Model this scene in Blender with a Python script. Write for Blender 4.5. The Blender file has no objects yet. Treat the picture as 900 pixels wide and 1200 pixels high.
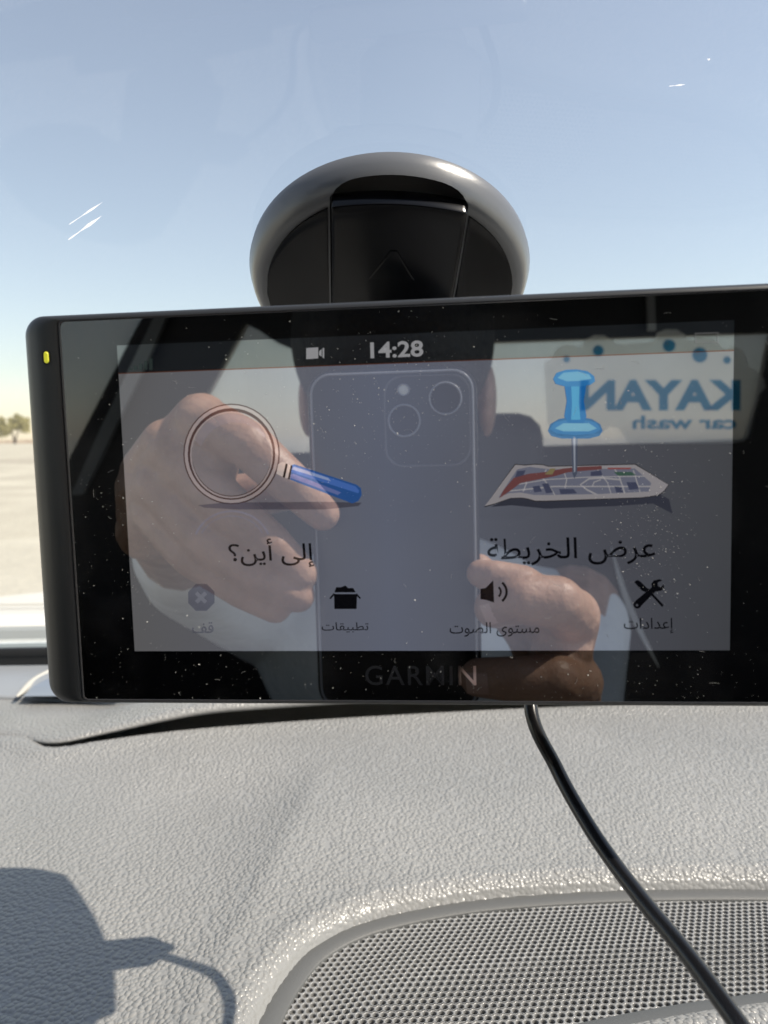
import bpy, bmesh, math, random
import numpy as np
from mathutils import Vector, Matrix
from mathutils.geometry import tessellate_polygon
random.seed(7)
SC = bpy.context.scene
COL = SC.collection
R = math.radians

# ------------------------------------------------------------------ camera
F = 906.0                       # focal length in pixels of the 900x1200 frame
PITCH = R(5.3)
CAM = Vector((0, 0, 1.35))
cp, sp = math.cos(PITCH), math.sin(PITCH)
def cw(x, y, z):                # camera axes (right, up, forward) -> world direction
    return Vector((x, z*cp + y*sp, y*cp - z*sp))
cam_d = bpy.data.cameras.new('camera')
cam = bpy.data.objects.new('camera', cam_d); COL.objects.link(cam); SC.camera = cam
cam.location = CAM; cam.rotation_euler = (R(90) - PITCH, 0, 0)
cam_d.sensor_fit = 'VERTICAL'; cam_d.sensor_height = 24; cam_d.lens = F/1200*24
cam_d.clip_start = 0.002; cam_d.clip_end = 20000
cam_d.dof.use_dof = True; cam_d.dof.focus_distance = 0.22; cam_d.dof.aperture_fstop = 14

# ------------------------------------------------------------------ world, sun, exposure
SUN = Vector((.64, -.14, .86)).normalized()
world = bpy.data.worlds.new('World'); SC.world = world; world.use_nodes = True
wt = world.node_tree
sky = wt.nodes.new('ShaderNodeTexSky'); sky.sky_type = 'NISHITA'; sky.sun_disc = False
sky.sun_elevation = math.asin(SUN.z); sky.sun_rotation = math.atan2(SUN.x, SUN.y)
sky.air_density = 1.25; sky.dust_density = 0.3; sky.ozone_density = 3.0
bg = wt.nodes['Background']; bg.inputs['Strength'].default_value = 0.104
hs = wt.nodes.new('ShaderNodeHueSaturation'); hs.inputs['Saturation'].default_value = .74
wt.links.new(sky.outputs[0], hs.inputs['Color']); wt.links.new(hs.outputs[0], bg.inputs['Color'])
sl = bpy.data.lights.new('sun', 'SUN'); sl.energy = 4.2; sl.angle = R(0.5); sl.color = (1, .95, .86)
so = bpy.data.objects.new('sun', sl); COL.objects.link(so)
so.rotation_euler = SUN.to_track_quat('Z', 'Y').to_euler()
SC.view_settings.view_transform = 'Standard'; SC.view_settings.look = 'None'
SC.view_settings.exposure = 0.75; SC.view_settings.gamma = 1
SC.cycles.max_bounces = 10; SC.cycles.glossy_bounces = 5; SC.cycles.transparent_max_bounces = 12
SC.cycles.sample_clamp_indirect = 6.0
SC.cycles.caustics_reflective = False; SC.cycles.caustics_refractive = False

# ------------------------------------------------------------------ geometry of the view
def ray(px, py):
    return cw((px-450)/F, -(py-600)/F, 1).normalized()
def DP(px, py, z=-.19):          # pixel -> point on the level z below the eye
    d = ray(px, py); t = z/d.z
    return CAM + d*t
def atY(px, py, Y):
    d = ray(px, py); return CAM + d*(Y/d.y)
SW = .135
r1 = Vector((.99514825, .01875916, -.09658188)); r2 = Vector((-.02147374, .99553251, -.09194507))
r2 = (r2 - r1*r1.dot(r2)).normalized(); r1.normalize()
r1w, r2w = cw(*r1), cw(*r2); nw = r1w.cross(r2w)      # nw points to the viewer
Tw = CAM + cw(.056*SW, .0047*SW, 1.27925*SW)
DEV = Matrix((( r1w.x, r2w.x, nw.x, Tw.x), (r1w.y, r2w.y, nw.y, Tw.y), (r1w.z, r2w.z, nw.z, Tw.z), (0, 0, 0, 1)))
D0 = (CAM - Tw).dot(nw)          # camera to the glass
def pp(px, py):                  # pixel -> (u, v) metres on the glass
    d = ray(px, py); t = (Tw-CAM).dot(nw)/d.dot(nw); p = CAM + d*t - Tw
    return (p.dot(r1w), p.dot(r2w))
def V(px, py, s):                # what the glass mirrors at a pixel, s metres behind the eye
    d = ray(px, py); t = (Tw-CAM).dot(nw)/d.dot(nw); p0 = CAM + d*t
    dr = d - nw*(2*d.dot(nw)); t2 = (D0+s)/dr.dot(nw)
    return p0 + dr*t2

# ------------------------------------------------------------------ helpers
def link(o, parent=None):
    COL.objects.link(o)
    if parent is not None: o.parent = parent
    return o
def tag(o, label=None, cat=None, group=None, kind=None):
    if label: o['label'] = label
    if cat: o['category'] = cat
    if group: o['group'] = group
    if kind: o['kind'] = kind
    return o
def empty(name, label, cat, loc=(0, 0, 0), mat=None, group=None):
    o = bpy.data.objects.new(name, None); o.empty_display_size = .02
    if mat is not None: o.matrix_world = mat
    else: o.location = loc
    COL.objects.link(o); return tag(o, label, cat, group)
def meshobj(name, vs, fs, mat, parent=None, smooth=False, world_pts=False):
    if world_pts and parent is not None:
        inv = parent.matrix_basis.inverted() if parent.parent is None else (parent.parent.matrix_basis @ parent.matrix_basis).inverted()
        vs = [inv @ Vector(v) for v in vs]
    m = bpy.data.meshes.new(name); m.from_pydata([tuple(v) for v in vs], [], [tuple(f) for f in fs]); m.update()
    if mat is not None: m.materials.append(mat)
    if smooth: m.shade_smooth()
    return link(bpy.data.objects.new(name, m), parent)
def from_bm(name, bm, mat, parent=None, smooth=False):
    m = bpy.data.meshes.new(name); bm.to_mesh(m); bm.free()
    if mat is not None: m.materials.append(mat)
    if smooth: m.shade_smooth()
    return link(bpy.data.objects.new(name, m), parent)
def autosmooth(o, ang=35):
    m = o.data; bm = bmesh.new(); bm.from_mesh(m)
    bmesh.ops.recalc_face_normals(bm, faces=bm.faces)
    for e in bm.edges:
        e.smooth = not (len(e.link_faces) == 2 and e.calc_face_angle(0) > R(ang))
    for f in bm.faces: f.smooth = True
    bm.to_mesh(m); bm.free(); return o
def bake(o, *mods):              # evaluate modifiers into plain mesh
    for typ, kw in mods:
        md = o.modifiers.new(typ, typ)
        for k, v in kw.items(): setattr(md, k, v)
    dg = bpy.context.evaluated_depsgraph_get()
    m = bpy.data.meshes.new_from_object(o.evaluated_get(dg)); o.modifiers.clear(); o.data = m
    return o
def box(bm, c, s, rot=None, bev=0):
    r = bmesh.ops.create_cube(bm, size=1); vs = r['verts']
    bmesh.ops.scale(bm, vec=s, verts=vs)
    if bev:
        es = list({e for v in vs for e in v.link_edges})
        r2_ = bmesh.ops.bevel(bm, geom=es, offset=bev, segments=3, profile=.5, affect='EDGES')
        vs = list({v for v in r2_['verts']} | {v for v in vs if v.is_valid})
    if rot is not None: bmesh.ops.transform(bm, matrix=rot, verts=vs)
    bmesh.ops.translate(bm, vec=c, verts=vs)
def tube(pts, rad, n=12, closed=False, cap=True):
    pts = [Vector(p) for p in pts]; N = len(pts)
    rs = rad if isinstance(rad, (list, tuple)) else [rad]*N
    vs, fs = [], []; up = None
    for i, p in enumerate(pts):
        a = pts[(i-1) % N] if (closed or i) else p
        b = pts[(i+1) % N] if (closed or i < N-1) else p
        t = (b-a).normalized()
        if up is None: up = t.orthogonal().normalized()
        up = (up - t*up.dot(t)).normalized(); sd = t.cross(up)
        for k in range(n):
            an = 2*math.pi*k/n; vs.append(p + (up*math.cos(an) + sd*math.sin(an))*rs[i])
    for i in range(N if closed else N-1):
        j = (i+1) % N
        for k in range(n):
            l = (k+1) % n; fs.append((i*n+k, i*n+l, j*n+l, j*n+k))
    if cap and not closed:
        fs.append(tuple(range(n))[::-1]); fs.append(tuple((N-1)*n+k for k in range(n)))
    return vs, fs
def catmull(P, m=10, closed=False):
    P = [Vector(p) for p in P]; out = []; N = len(P)
    for i in range(N if closed else N-1):
        if closed: a, b, c, d = P[(i-1) % N], P[i], P[(i+1) % N], P[(i+2) % N]
        else: a, b, c, d = P[max(i-1, 0)], P[i], P[i+1], P[min(i+2, N-1)]
        for k in range(m):
            t = k/m
            out.append(.5*((2*b) + (c-a)*t + (2*a-5*b+4*c-d)*t*t + (3*b-a-3*c+d)*t**3))
    if not closed: out.append(P[-1])
    return out
def loft(rings, closed=True, cap0=False, cap1=False):
    n = len(rings[0]); vs = [v for r_ in rings for v in r_]; fs = []
    for i in range(len(rings)-1):
        for k in range(n if closed else n-1):
            l = (k+1) % n; fs.append((i*n+k, i*n+l, (i+1)*n+l, (i+1)*n+k))
    if cap0: fs.append(tuple(range(n))[::-1])
    if cap1: fs.append(tuple((len(rings)-1)*n+k for k in range(n)))
    return vs, fs
def rrect(x0, x1, y0, y1, r, n=8):
    out = []
    for cx, cy, a0 in ((x1-r, y1-r, 0), (x0+r, y1-r, 90), (x0+r, y0+r, 180), (x1-r, y0+r, 270)):
        for k in range(n+1):
            a = R(a0+90*k/n); out.append((cx+r*math.cos(a), cy+r*math.sin(a)))
    return out
def flat(name, poly, z, mat, parent, holes=()):   # flat print on the glass plane (local u, v)
    loops = [[Vector((p[0], p[1], 0)) for p in poly]] + [[Vector((p[0], p[1], 0)) for p in h] for h in holes]
    tris = tessellate_polygon(loops); vs = [Vector((v.x, v.y, z)) for l in loops for v in l]
    fs = []
    for t in tris:
        a, b, c = (vs[i] for i in t)
        fs.append(t if (b-a).cross(c-a).z > 0 else t[::-1])
    return meshobj(name, vs, fs, mat, parent)
def merge(name, lst, parent):     # join several fresh objects into one
    vs, fs, mats, mi = [], [], [], []
    for o in lst:
        b = len(vs); vs += [v.co.copy() for v in o.data.vertices]
        m = o.data.materials[0]
        if m not in mats: mats.append(m)
        for p in o.data.polygons: fs.append([b+i for i in p.vertices]); mi.append(mats.index(m))
        bpy.data.objects.remove(o)
    me = bpy.data.meshes.new(name); me.from_pydata(vs, [], fs); me.update()
    for m in mats: me.materials.append(m)
    me.polygons.foreach_set('material_index', mi)
    return link(bpy.data.objects.new(name, me), parent)

# ------------------------------------------------------------------ materials
def mat(name, col, rough=.5, metal=0, ior=1.5, emit=None, estr=1, spec=.5, sss=0):
    m = bpy.data.materials.new(name); m.use_nodes = True
    b = m.node_tree.nodes['Principled BSDF']
    b.inputs['Base Color'].default_value = (*col, 1); b.inputs['Roughness'].default_value = rough
    b.inputs['Metallic'].default_value = metal; b.inputs['IOR'].default_value = ior
    b.inputs['Specular IOR Level'].default_value = spec
    if sss: b.inputs['Subsurface Weight'].default_value = sss; b.inputs['Subsurface Radius'].default_value = (.008, .003, .0015); b.inputs['Subsurface Scale'].default_value = 1
    if emit: b.inputs['Emission Color'].default_value = (*emit, 1); b.inputs['Emission Strength'].default_value = estr
    m.diffuse_color = (*col, 1)
    return m
def N(m, t): return m.node_tree.nodes.new(t)
def L(m, a, b): m.node_tree.links.new(a, b)
def P(m): return m.node_tree.nodes['Principled BSDF']
def noise_col(m, c1, c2, scale, detail=6, lo=.35, hi=.65, obj=True):
    tc = N(m, 'ShaderNodeTexCoord'); n = N(m, 'ShaderNodeTexNoise'); cr = N(m, 'ShaderNodeValToRGB')
    n.inputs['Scale'].default_value = scale; n.inputs['Detail'].default_value = detail
    L(m, tc.outputs['Object'], n.inputs['Vector']); L(m, n.outputs[0], cr.inputs[0])
    cr.color_ramp.elements[0].position = lo; cr.color_ramp.elements[1].position = hi
    cr.color_ramp.elements[0].color = (*c1, 1); cr.color_ramp.elements[1].color = (*c2, 1)
    L(m, cr.outputs[0], P(m).inputs['Base Color']); return n, cr, tc
def bump(m, hsock, strength, dist, prev=None):
    b = N(m, 'ShaderNodeBump'); b.inputs['Strength'].default_value = strength; b.inputs['Distance'].default_value = dist
    L(m, hsock, b.inputs['Height'])
    if prev is not None: L(m, prev.outputs[0], b.inputs['Normal'])
    L(m, b.outputs[0], P(m).inputs['Normal']); return b
def noise_bump(m, scale, strength, dist, detail=3):
    tc = N(m, 'ShaderNodeTexCoord'); n = N(m, 'ShaderNodeTexNoise')
    n.inputs['Scale'].default_value = scale; n.inputs['Detail'].default_value = detail
    L(m, tc.outputs['Object'], n.inputs['Vector']); return bump(m, n.outputs[0], strength, dist)

def leather_mat():
    m = mat('grained_vinyl', (.2, .2, .2), .36)
    tc = N(m, 'ShaderNodeTexCoord')
    nz = N(m, 'ShaderNodeTexNoise'); nz.inputs['Scale'].default_value = 260; nz.inputs['Detail'].default_value = 0
    L(m, tc.outputs['Object'], nz.inputs['Vector'])
    mx = N(m, 'ShaderNodeMix'); mx.data_type = 'RGBA'; mx.blend_type = 'LINEAR_LIGHT'; mx.inputs['Factor'].default_value = .0005
    L(m, tc.outputs['Object'], mx.inputs['A']); L(m, nz.outputs[1], mx.inputs['B'])
    mp = N(m, 'ShaderNodeMapping'); mp.inputs['Scale'].default_value = (1, .85, 1); mp.inputs['Rotation'].default_value = (0, 0, R(14))
    L(m, mx.outputs['Result'], mp.inputs['Vector'])
    vo = N(m, 'ShaderNodeTexVoronoi'); vo.feature = 'SMOOTH_F1'; vo.inputs['Scale'].default_value = 500; vo.inputs['Randomness'].default_value = .8; vo.inputs['Smoothness'].default_value = .12
    L(m, mp.outputs[0], vo.inputs['Vector'])
    sq = N(m, 'ShaderNodeMath'); sq.operation = 'POWER'; sq.inputs[1].default_value = 1.7; L(m, vo.outputs['Distance'], sq.inputs[0])
    mr = N(m, 'ShaderNodeMapRange'); mr.inputs[1].default_value = 0; mr.inputs[2].default_value = .55; mr.inputs[3].default_value = 1; mr.inputs[4].default_value = 0
    L(m, sq.outputs[0], mr.inputs[0])
    ns = N(m, 'ShaderNodeTexNoise'); ns.inputs['Scale'].default_value = 1500; ns.inputs['Detail'].default_value = 2; L(m, tc.outputs['Object'], ns.inputs['Vector'])
    ad = N(m, 'ShaderNodeMath'); ad.operation = 'MULTIPLY_ADD'; ad.inputs[1].default_value = .16
    L(m, ns.outputs[0], ad.inputs[0]); L(m, mr.outputs[0], ad.inputs[2])
    bp_ = bump(m, ad.outputs[0], 1.0, .00072)     # the moulded grain flattens where the skin is stretched over a fold
    ge = N(m, 'ShaderNodeNewGeometry'); sz = N(m, 'ShaderNodeSeparateXYZ'); L(m, ge.outputs['Normal'], sz.inputs[0])
    fm = N(m, 'ShaderNodeMapRange'); fm.inputs[1].default_value = .55; fm.inputs[2].default_value = .97; fm.inputs[3].default_value = .22; fm.inputs[4].default_value = 1
    L(m, sz.outputs[2], fm.inputs[0]); L(m, fm.outputs[0], bp_.inputs['Strength'])
    rn = N(m, 'ShaderNodeMapRange'); rn.inputs[3].default_value = .22; rn.inputs[4].default_value = .40; L(m, ns.outputs[0], rn.inputs[0]); L(m, rn.outputs[0], P(m).inputs['Roughness'])
    # faint worn tone changes
    n3 = N(m, 'ShaderNodeTexNoise'); n3.inputs['Scale'].default_value = 9; n3.inputs['Detail'].default_value = 5
    L(m, tc.outputs['Object'], n3.inputs['Vector'])
    cr = N(m, 'ShaderNodeValToRGB'); L(m, n3.outputs[0], cr.inputs[0])
    cr.color_ramp.elements[0].position = .3; cr.color_ramp.elements[1].position = .75
    cr.color_ramp.elements[0].color = (.245, .245, .238, 1); cr.color_ramp.elements[1].color = (.298, .295, .284, 1)
    L(m, cr.outputs[0], P(m).inputs['Base Color'])
    return m
M_leather = leather_mat()
M_blackplastic = mat('black_plastic', (.012, .012, .013), .42); noise_bump(M_blackplastic, 2500, .25, .0002)
M_satin = mat('satin_black_plastic', (.15, .156, .168), .27, spec=.75); noise_bump(M_satin, 4500, .3, .00012)
M_gloss = mat('glossy_black_plastic', (.004, .004, .005), .2, spec=.3); noise_bump(M_gloss, 60, .05, .001)
M_body = mat('device_shell', (.028, .029, .030), .36); noise_bump(M_body, 5000, .2, .0001)
M_rubber = mat('black_rubber', (.01, .01, .01), .5)
M_cable = mat('cable_sheath', (.008, .008, .009), .24)
R1, R2 = 2.0, .42              # bezel glass, display glass
def glassy(name, emit=None, ior=R1, col=(.002, .002, .0025), rough=.015, estr=1):
    if ior is not R1:            # liquid-crystal area: mirrored light passes the picture and is tinted by it
        col = tuple(.05+(ior-.05)*min(1, c/max(.12, max(emit)))**.8 for c in emit) if col == (.002, .002, .0025) else col
        return mat(name, col, rough, metal=1, emit=emit, estr=estr*LCD)
    return mat(name, col, rough, ior=ior, emit=emit, estr=estr*LCD)
LCD = .52
M_bezel = glassy('bezel_glass')
_t = N(M_bezel, 'ShaderNodeTexCoord'); _m = N(M_bezel, 'ShaderNodeMapping'); _m.inputs['Rotation'].default_value = (0, 0, R(-35)); _m.inputs['Scale'].default_value = (60, 900, 1)
_a = N(M_bezel, 'ShaderNodeTexNoise'); _a.inputs['Scale'].default_value = 1; _a.inputs['Detail'].default_value = 4; _b = N(M_bezel, 'ShaderNodeTexNoise'); _b.inputs['Scale'].default_value = 28; _b.inputs['Detail'].default_value = 3
L(M_bezel, _t.outputs['Object'], _m.inputs[0]); L(M_bezel, _m.outputs[0], _a.inputs['Vector']); L(M_bezel, _t.outputs['Object'], _b.inputs['Vector'])
_r = N(M_bezel, 'ShaderNodeMapRange'); _r.inputs[1].default_value = .5; _r.inputs[2].default_value = .75; L(M_bezel, _b.outputs[0], _r.inputs[0])
_x = N(M_bezel, 'ShaderNodeMath'); _x.operation = 'MULTIPLY'; L(M_bezel, _r.outputs[0], _x.inputs[0]); L(M_bezel, _a.outputs[0], _x.inputs[1])
_c = N(M_bezel, 'ShaderNodeMapRange'); _c.inputs[3].default_value = .002; _c.inputs[4].default_value = .055; L(M_bezel, _x.outputs[0], _c.inputs[0]); L(M_bezel, _c.outputs[0], P(M_bezel).inputs['Base Color'])
M_trim = mat('glass_edge', (.10, .10, .105), .25, metal=.6)

# ================================================================== SETTING: ground
M_sand = mat('sandy_ground', (.4, .33, .22), .95)
noise_col(M_sand, (.34, .31, .24), (.5, .465, .37), .35, 9, .3, .7); noise_bump(M_sand, 6, .7, .05, 8)
def sheet(name, x0, x1, y0, y1, z, m, n=1):
    vs = [(x0+(x1-x0)*i/n, y0+(y1-y0)*j/n, z) for j in range(n+1) for i in range(n+1)]
    fs = [(j*(n+1)+i, j*(n+1)+i+1, (j+1)*(n+1)+i+1, (j+1)*(n+1)+i) for j in range(n) for i in range(n)]
    return tag(meshobj(name, vs, fs, m), kind='structure')
sheet('ground', -6000, 6000, -6000, 6000, 0, M_sand)
M_path = mat('pale_dust', (.55, .50, .38), .95); noise_col(M_path, (.30, .27, .21), (.40, .36, .28), .8, 8)
pv = []
for i in range(61):
    x = -120 + 4*i; pv += [(x, 46+1.2*math.sin(x*.11), .004), (x, 58+2*math.sin(x*.07+1), .004)]
tag(meshobj('path', pv, [(2*i, 2*i+2, 2*i+3, 2*i+1) for i in range(60)], M_path), kind='structure')

# ------------------------------------------------------------------ trees, far left
M_bark = mat('bark', (.13, .09, .055), .9)
def foliage(name, c):
    m = mat(name, c, .7); noise_col(m, tuple(x*.7 for x in c), tuple(x*1.35 for x in c), 1.3, 4); return m
M_fol = [foliage('dry_green_foliage', (.30, .27, .10)), foliage('olive_foliage', (.24, .22, .09))]  # paler than real leaves; distant glare is put into the colour
def tree(x, y, h, w, label, m, seed, trunk=True):
    rnd = random.Random(seed)
    root = empty('desert_tree', label, 'tree', (x, y, 0), group='small trees beyond the sandy lot')
    tv, tf = [], []
    tips = []
    for k in range(3 if trunk else 2):
        a = 2.1*k + rnd.random(); b = Vector((.06*math.cos(a), .06*math.sin(a), 0))
        tip = Vector((w*.3*math.cos(a), w*.3*math.sin(a), h*.55)); mid = b*2 + Vector((w*.08*math.cos(a), w*.08*math.sin(a), h*.28))
        v, f = tube(catmull([b, mid, tip], 5), [.09*h/3*(1-.07*i) for i in range(11)], 7); o = len(tv); tv += v; tf += [tuple(i+o for i in q) for q in f]; tips.append(tip)
    meshobj('trunk', tv, tf, M_bark, root, True)
    vs, fs = [], []
    cl = []
    for k in range(44):
        a = rnd.uniform(0, 6.28); rr = w*.5*math.sqrt(rnd.random()); zz = h*(.38 + .5*rnd.random()*(1-.5*(rr/(w*.5))**2))
        cl.append((Vector((rr*math.cos(a), rr*math.sin(a), zz)), w*rnd.uniform(.07, .15)))
    for c, cr_ in cl:
        for q in range(110):
            d = Vector((rnd.gauss(0, 1), rnd.gauss(0, 1), rnd.gauss(0, .8))).normalized()*cr_*rnd.random()**.4
            p = c+d; s = rnd.uniform(.05, .12)*h/3; u = Vector((rnd.gauss(0, 1), rnd.gauss(0, 1), rnd.gauss(0, 1))).normalized(); t = u.orthogonal().normalized()
            b = len(vs); vs += [p-u*s, p+t*s*.5, p+u*s, p-t*s*.5]; fs.append((b, b+1, b+2, b+3))
    meshobj('crown', vs, fs, m, root)
Q = 4.75
def gx(px, Y): return (px-450)/F*Y
tree(gx(19, 290), 290, 13, 11, 'taller dry green tree just left of the device edge, two thin trunks', M_fol[0], 3)
tree(gx(-3, 310), 310, 8, 10, 'low bushy tree cut by the left frame edge beside the taller one', M_fol[1], 5)
tree(gx(-60, 320), 320, 11, 15, 'wide tree further left beyond the sandy lot, outside the pane edge', M_fol[0], 8)
tree(gx(64, 330), 330, 8, 10, 'distant tree hidden behind the left edge of the navigation device', M_fol[1], 9)
# low earth bank under the trees
M_bank = mat('earth_bank', (.34, .25, .16), .95); noise_col(M_bank, (.24, .17, .11), (.42, .33, .22), .5)
bv = []; rb = random.Random(2)
for i in range(81):
    x = -800+20*i; hh = .9+1.1*rb.random()
    bv += [(x, 345, -.05), (x, 355+rb.random(), hh), (x, 375, hh*.8), (x, 391, -.05)]
tag(meshobj('terrain', bv, [(4*i+k, 4*i+4+k, 4*i+5+k, 4*i+1+k) for i in range(80) for k in range(3)], M_bank, smooth=True), kind='structure')

# ================================================================== DASHBOARD
ZD = CAM.z - .19
dash = empty('dashboard', 'grey grained vinyl dashboard top under the windscreen, speaker grille set in it', 'dashboard', (0, .4, ZD))
DLOC = Vector((0, .4, ZD))
lip_px = [(-900, 800), (-400, 835), (-150, 852), (0, 866), (55, 877), (110, 872), (180, 864), (250, 857), (400, 846), (600, 835), (800, 828), (1000, 826), (1500, 822), (2200, 815)]
lp = [DP(*q) for q in lip_px]; lx = np.array([p.x for p in lp]); ly = np.array([p.y for p in lp])
fine = catmull([(a, b, 0) for a, b in zip(lx, ly)], 12); lx = np.array([p.x for p in fine]); ly = np.array([p.y for p in fine])
gr_px = [(296, 1215), (312, 1178), (338, 1138), (372, 1102), (420, 1074), (480, 1056), (560, 1042), (660, 1034), (770, 1030), (900, 1030), (1020, 1034), (1120, 1050), (1175, 1090), (1170, 1140), (1080, 1168), (980, 1180), (900, 1187), (800, 1202), (700, 1222), (600, 1246), (500, 1275), (400, 1300), (320, 1296), (292, 1256)]
gr_px = [(x-22*max(0, min(1, (620-x)/250)), y-11) for x, y in gr_px]
gpoly = catmull([Vector((DP(*q).x, DP(*q).y, 0)) for q in gr_px], 8, True)
GP = np.array([(p.x, p.y) for p in gpoly])
def sdf(X, Y):                   # signed distance to the grille opening, negative inside
    d = np.full(X.shape, 1e9); ins = np.zeros(X.shape, bool); n = len(GP)
    for i in range(n):
        ax, ay = GP[i]; bx, by = GP[(i+1) % n]; ex, ey = bx-ax, by-ay
        t = np.clip(((X-ax)*ex+(Y-ay)*ey)/(ex*ex+ey*ey), 0, 1)
        d = np.minimum(d, np.hypot(X-ax-t*ex, Y-ay-t*ey))
        c = ((ay > Y) != (by > Y)) & (X < (bx-ax)*(Y-ay)/(by-ay+1e-12)+ax); ins ^= c
    return np.where(ins, -d, d)
def sst(a, b, x):
    t = np.clip((x-a)/(b-a), 0, 1); return t*t*(3-2*t)
fA, fB = DP(372, 905), DP(238, 1165); fd = Vector((fB.x-fA.x, fB.y-fA.y)).normalized()
def taper_at(X): return sst(-.234, -.10, X)
def fold(X, Y):                  # soft crease across the pad: left of it the pad falls away
    side = (X-fA.x)*fd.y - (Y-fA.y)*fd.x; along = (X-fA.x)*fd.x + (Y-fA.y)*fd.y
    k = .34*sst(-.04, .03, along); soft = .5*(side + np.sqrt(side*side+.003**2))
    return -k*soft*np.exp(-np.abs(side)/.055) - .15*np.clip(-.12-X, 0, 1)**2
def far_z(X, d):                 # top of the raised shelf behind the recess
    tp = taper_at(X)
    return .0145*tp*(1-sst(.02, .15, d)*.55) - .0235*sst(.02, .17, d)*(.85+.15*tp) + .001
def height(X, Y):                # the near pad, running down under the shelf
    d = Y - np.interp(X, lx, ly)
    return .0025*np.exp(-(np.minimum(d, .006)/.012)**2) - .014*sst(.0005, .010, d)*np.clip(taper_at(X)*4, 0, 1) - .010*sst(.02, .08, d) + fold(X, np.minimum(Y, .60))
def surf(x, y):
    X = np.array([x]); Y = np.array([y]); d = Y - np.interp(X, lx, ly)
    return float((far_z(X, d) + fold(X, Y)*0)[0]) if d[0] > .01 else float(height(X, Y)[0])
gr_roll = .0058
def build_pad():
    xs = np.concatenate([np.arange(-.72, -.26, .006), np.arange(-.26, .30, .0014), np.arange(.30, .72, .006)])
    ys = np.concatenate([np.arange(.10, .22, .006), np.arange(.22, .36, .0014), np.arange(.36, .47, .0025), np.arange(.47, .58, .0011), np.arange(.58, .62, .005)])
    X, Y = np.meshgrid(xs, ys)
    S = np.full(X.shape, 1.0)
    near = (X > GP[:, 0].min()-.03) & (X < GP[:, 0].max()+.03) & (Y > GP[:, 1].min()-.03) & (Y < GP[:, 1].max()+.03)
    S[near] = sdf(X[near], Y[near])
    H = height(X, Y)
    t = np.clip(-(S-.003)/(gr_roll+.003), 0, 1)
    H = H - .0072*(1-np.sqrt(np.clip(1-t*t, 0, 1)))
    H = H + .0006*np.exp(-((S-.004)/.004)**2)
    vs = np.stack([X-DLOC.x, Y-DLOC.y, H], -1).reshape(-1, 3)
    nx, ny = len(xs), len(ys)
    idx = np.arange(nx*ny).reshape(ny, nx)
    q = np.stack([idx[:-1, :-1], idx[:-1, 1:], idx[1:, 1:], idx[1:, :-1]], -1)
    keep = (S[:-1, :-1] > -gr_roll-.004) | (S[1:, 1:] > -gr_roll-.004)
    q = q[keep]
    return vs, q
vs, q = build_pad()
me = bpy.data.meshes.new('pad'); me.from_pydata(vs.tolist(), [], q.tolist()); me.update(); me.materials.append(M_leather); me.shade_smooth()
link(bpy.data.objects.new('pad', me), dash)

# raised shelf behind the recess, its rolled front edge overhanging
xs = np.arange(-.72, .7201, .004); prof_s = [(.060, .0, .30), (.020, .0, .45), (.0110, .0, .52), (.0086, .0, .58), (.0078, .0, .66), (.0082, .0, .76), (.0096, .0, .86), (.0120, .0, .94), (.0155, .0, .99)]
Vs = []; YL = np.interp(xs, lx, ly); TP = taper_at(xs)
for d_, _, k_ in prof_s:
    Vs.append(np.stack([xs-DLOC.x, YL+d_-DLOC.y, .0145*TP*k_ + .001 - .006*(1-k_)*(1-TP)], -1))
for d_ in list(np.arange(.02, .12, .004))+[.125, .14, .16, .2]:
    Vs.append(np.stack([xs-DLOC.x, YL+d_-DLOC.y, far_z(xs, np.full(xs.shape, d_))], -1))
nr, nc = len(Vs), len(xs); Vs = np.concatenate(Vs)
me = bpy.data.meshes.new('shelf'); me.from_pydata(Vs.tolist(), [], [(a*nc+b, a*nc+b+1, (a+1)*nc+b+1, (a+1)*nc+b) for a in range(nr-1) for b in range(nc-1)]); me.update(); me.materials.append(M_leather); me.shade_smooth()
link(bpy.data.objects.new('shelf', me), dash)

# smooth panel close to the glass
M_defrost = mat('smooth_vinyl', (.27, .285, .30), .4); noise_bump(M_defrost, 3500, .3, .0002)
bm = bmesh.new()
top = [(x, .653+.045-.12*x*x) for x in np.linspace(-.75, .75, 40)]
rings = []
hgt = surf
vs, fs = [], []
prof = [(0, -.004), (.0012, .0012), (.006, .0022), (.03, .0030), (1, .004)]
for j, (t, dz) in enumerate(prof):
    for x in np.linspace(-.72, .72, 49):
        y0 = .575-.05*x*x*0 + .0; y1 = .694
        yy = y0 + (y1-y0)*t
        vs.append((x-DLOC.x, yy-DLOC.y, hgt(x, yy)+dz))
for j in range(len(prof)-1):
    for i in range(48): fs.append((j*49+i, j*49+i+1, (j+1)*49+i+1, (j+1)*49+i))
meshobj('defroster_panel', vs, fs, M_defrost, dash, True)
# small recessed sensor cover with a pale raised rim, far left
M_pale = mat('worn_pale_vinyl', (.55, .53, .47), .5)
def on_dash(px, py, dz=0.0):
    z = -.19
    for _ in range(25):
        p = DP(px, py, z); z = z*.5+.5*(-.19+hgt(p.x, min(p.y, .70))+dz+.006)
    return DP(px, py, z)
rim = catmull([on_dash(*q) for q in [(20, 816), (26, 811), (36, 801), (50, 792), (70, 783), (95, 778)]], 6)
v, f = tube(rim, [.0008+.0022*math.sin(math.pi*min(1, i/30)) for i in range(len(rim))], 8)
meshobj('cover_rim', v, f, M_pale, dash, True, True)
cov = [on_dash(*q, .0006) for q in [(27, 816), (38, 805), (52, 796), (72, 787), (100, 781), (150, 800), (150, 815)]]
meshobj('sensor_cover', cov, [tuple(range(len(cov)))], mat('cover_blue_grey', (.2, .23, .28), .35), dash, False, True)

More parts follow.
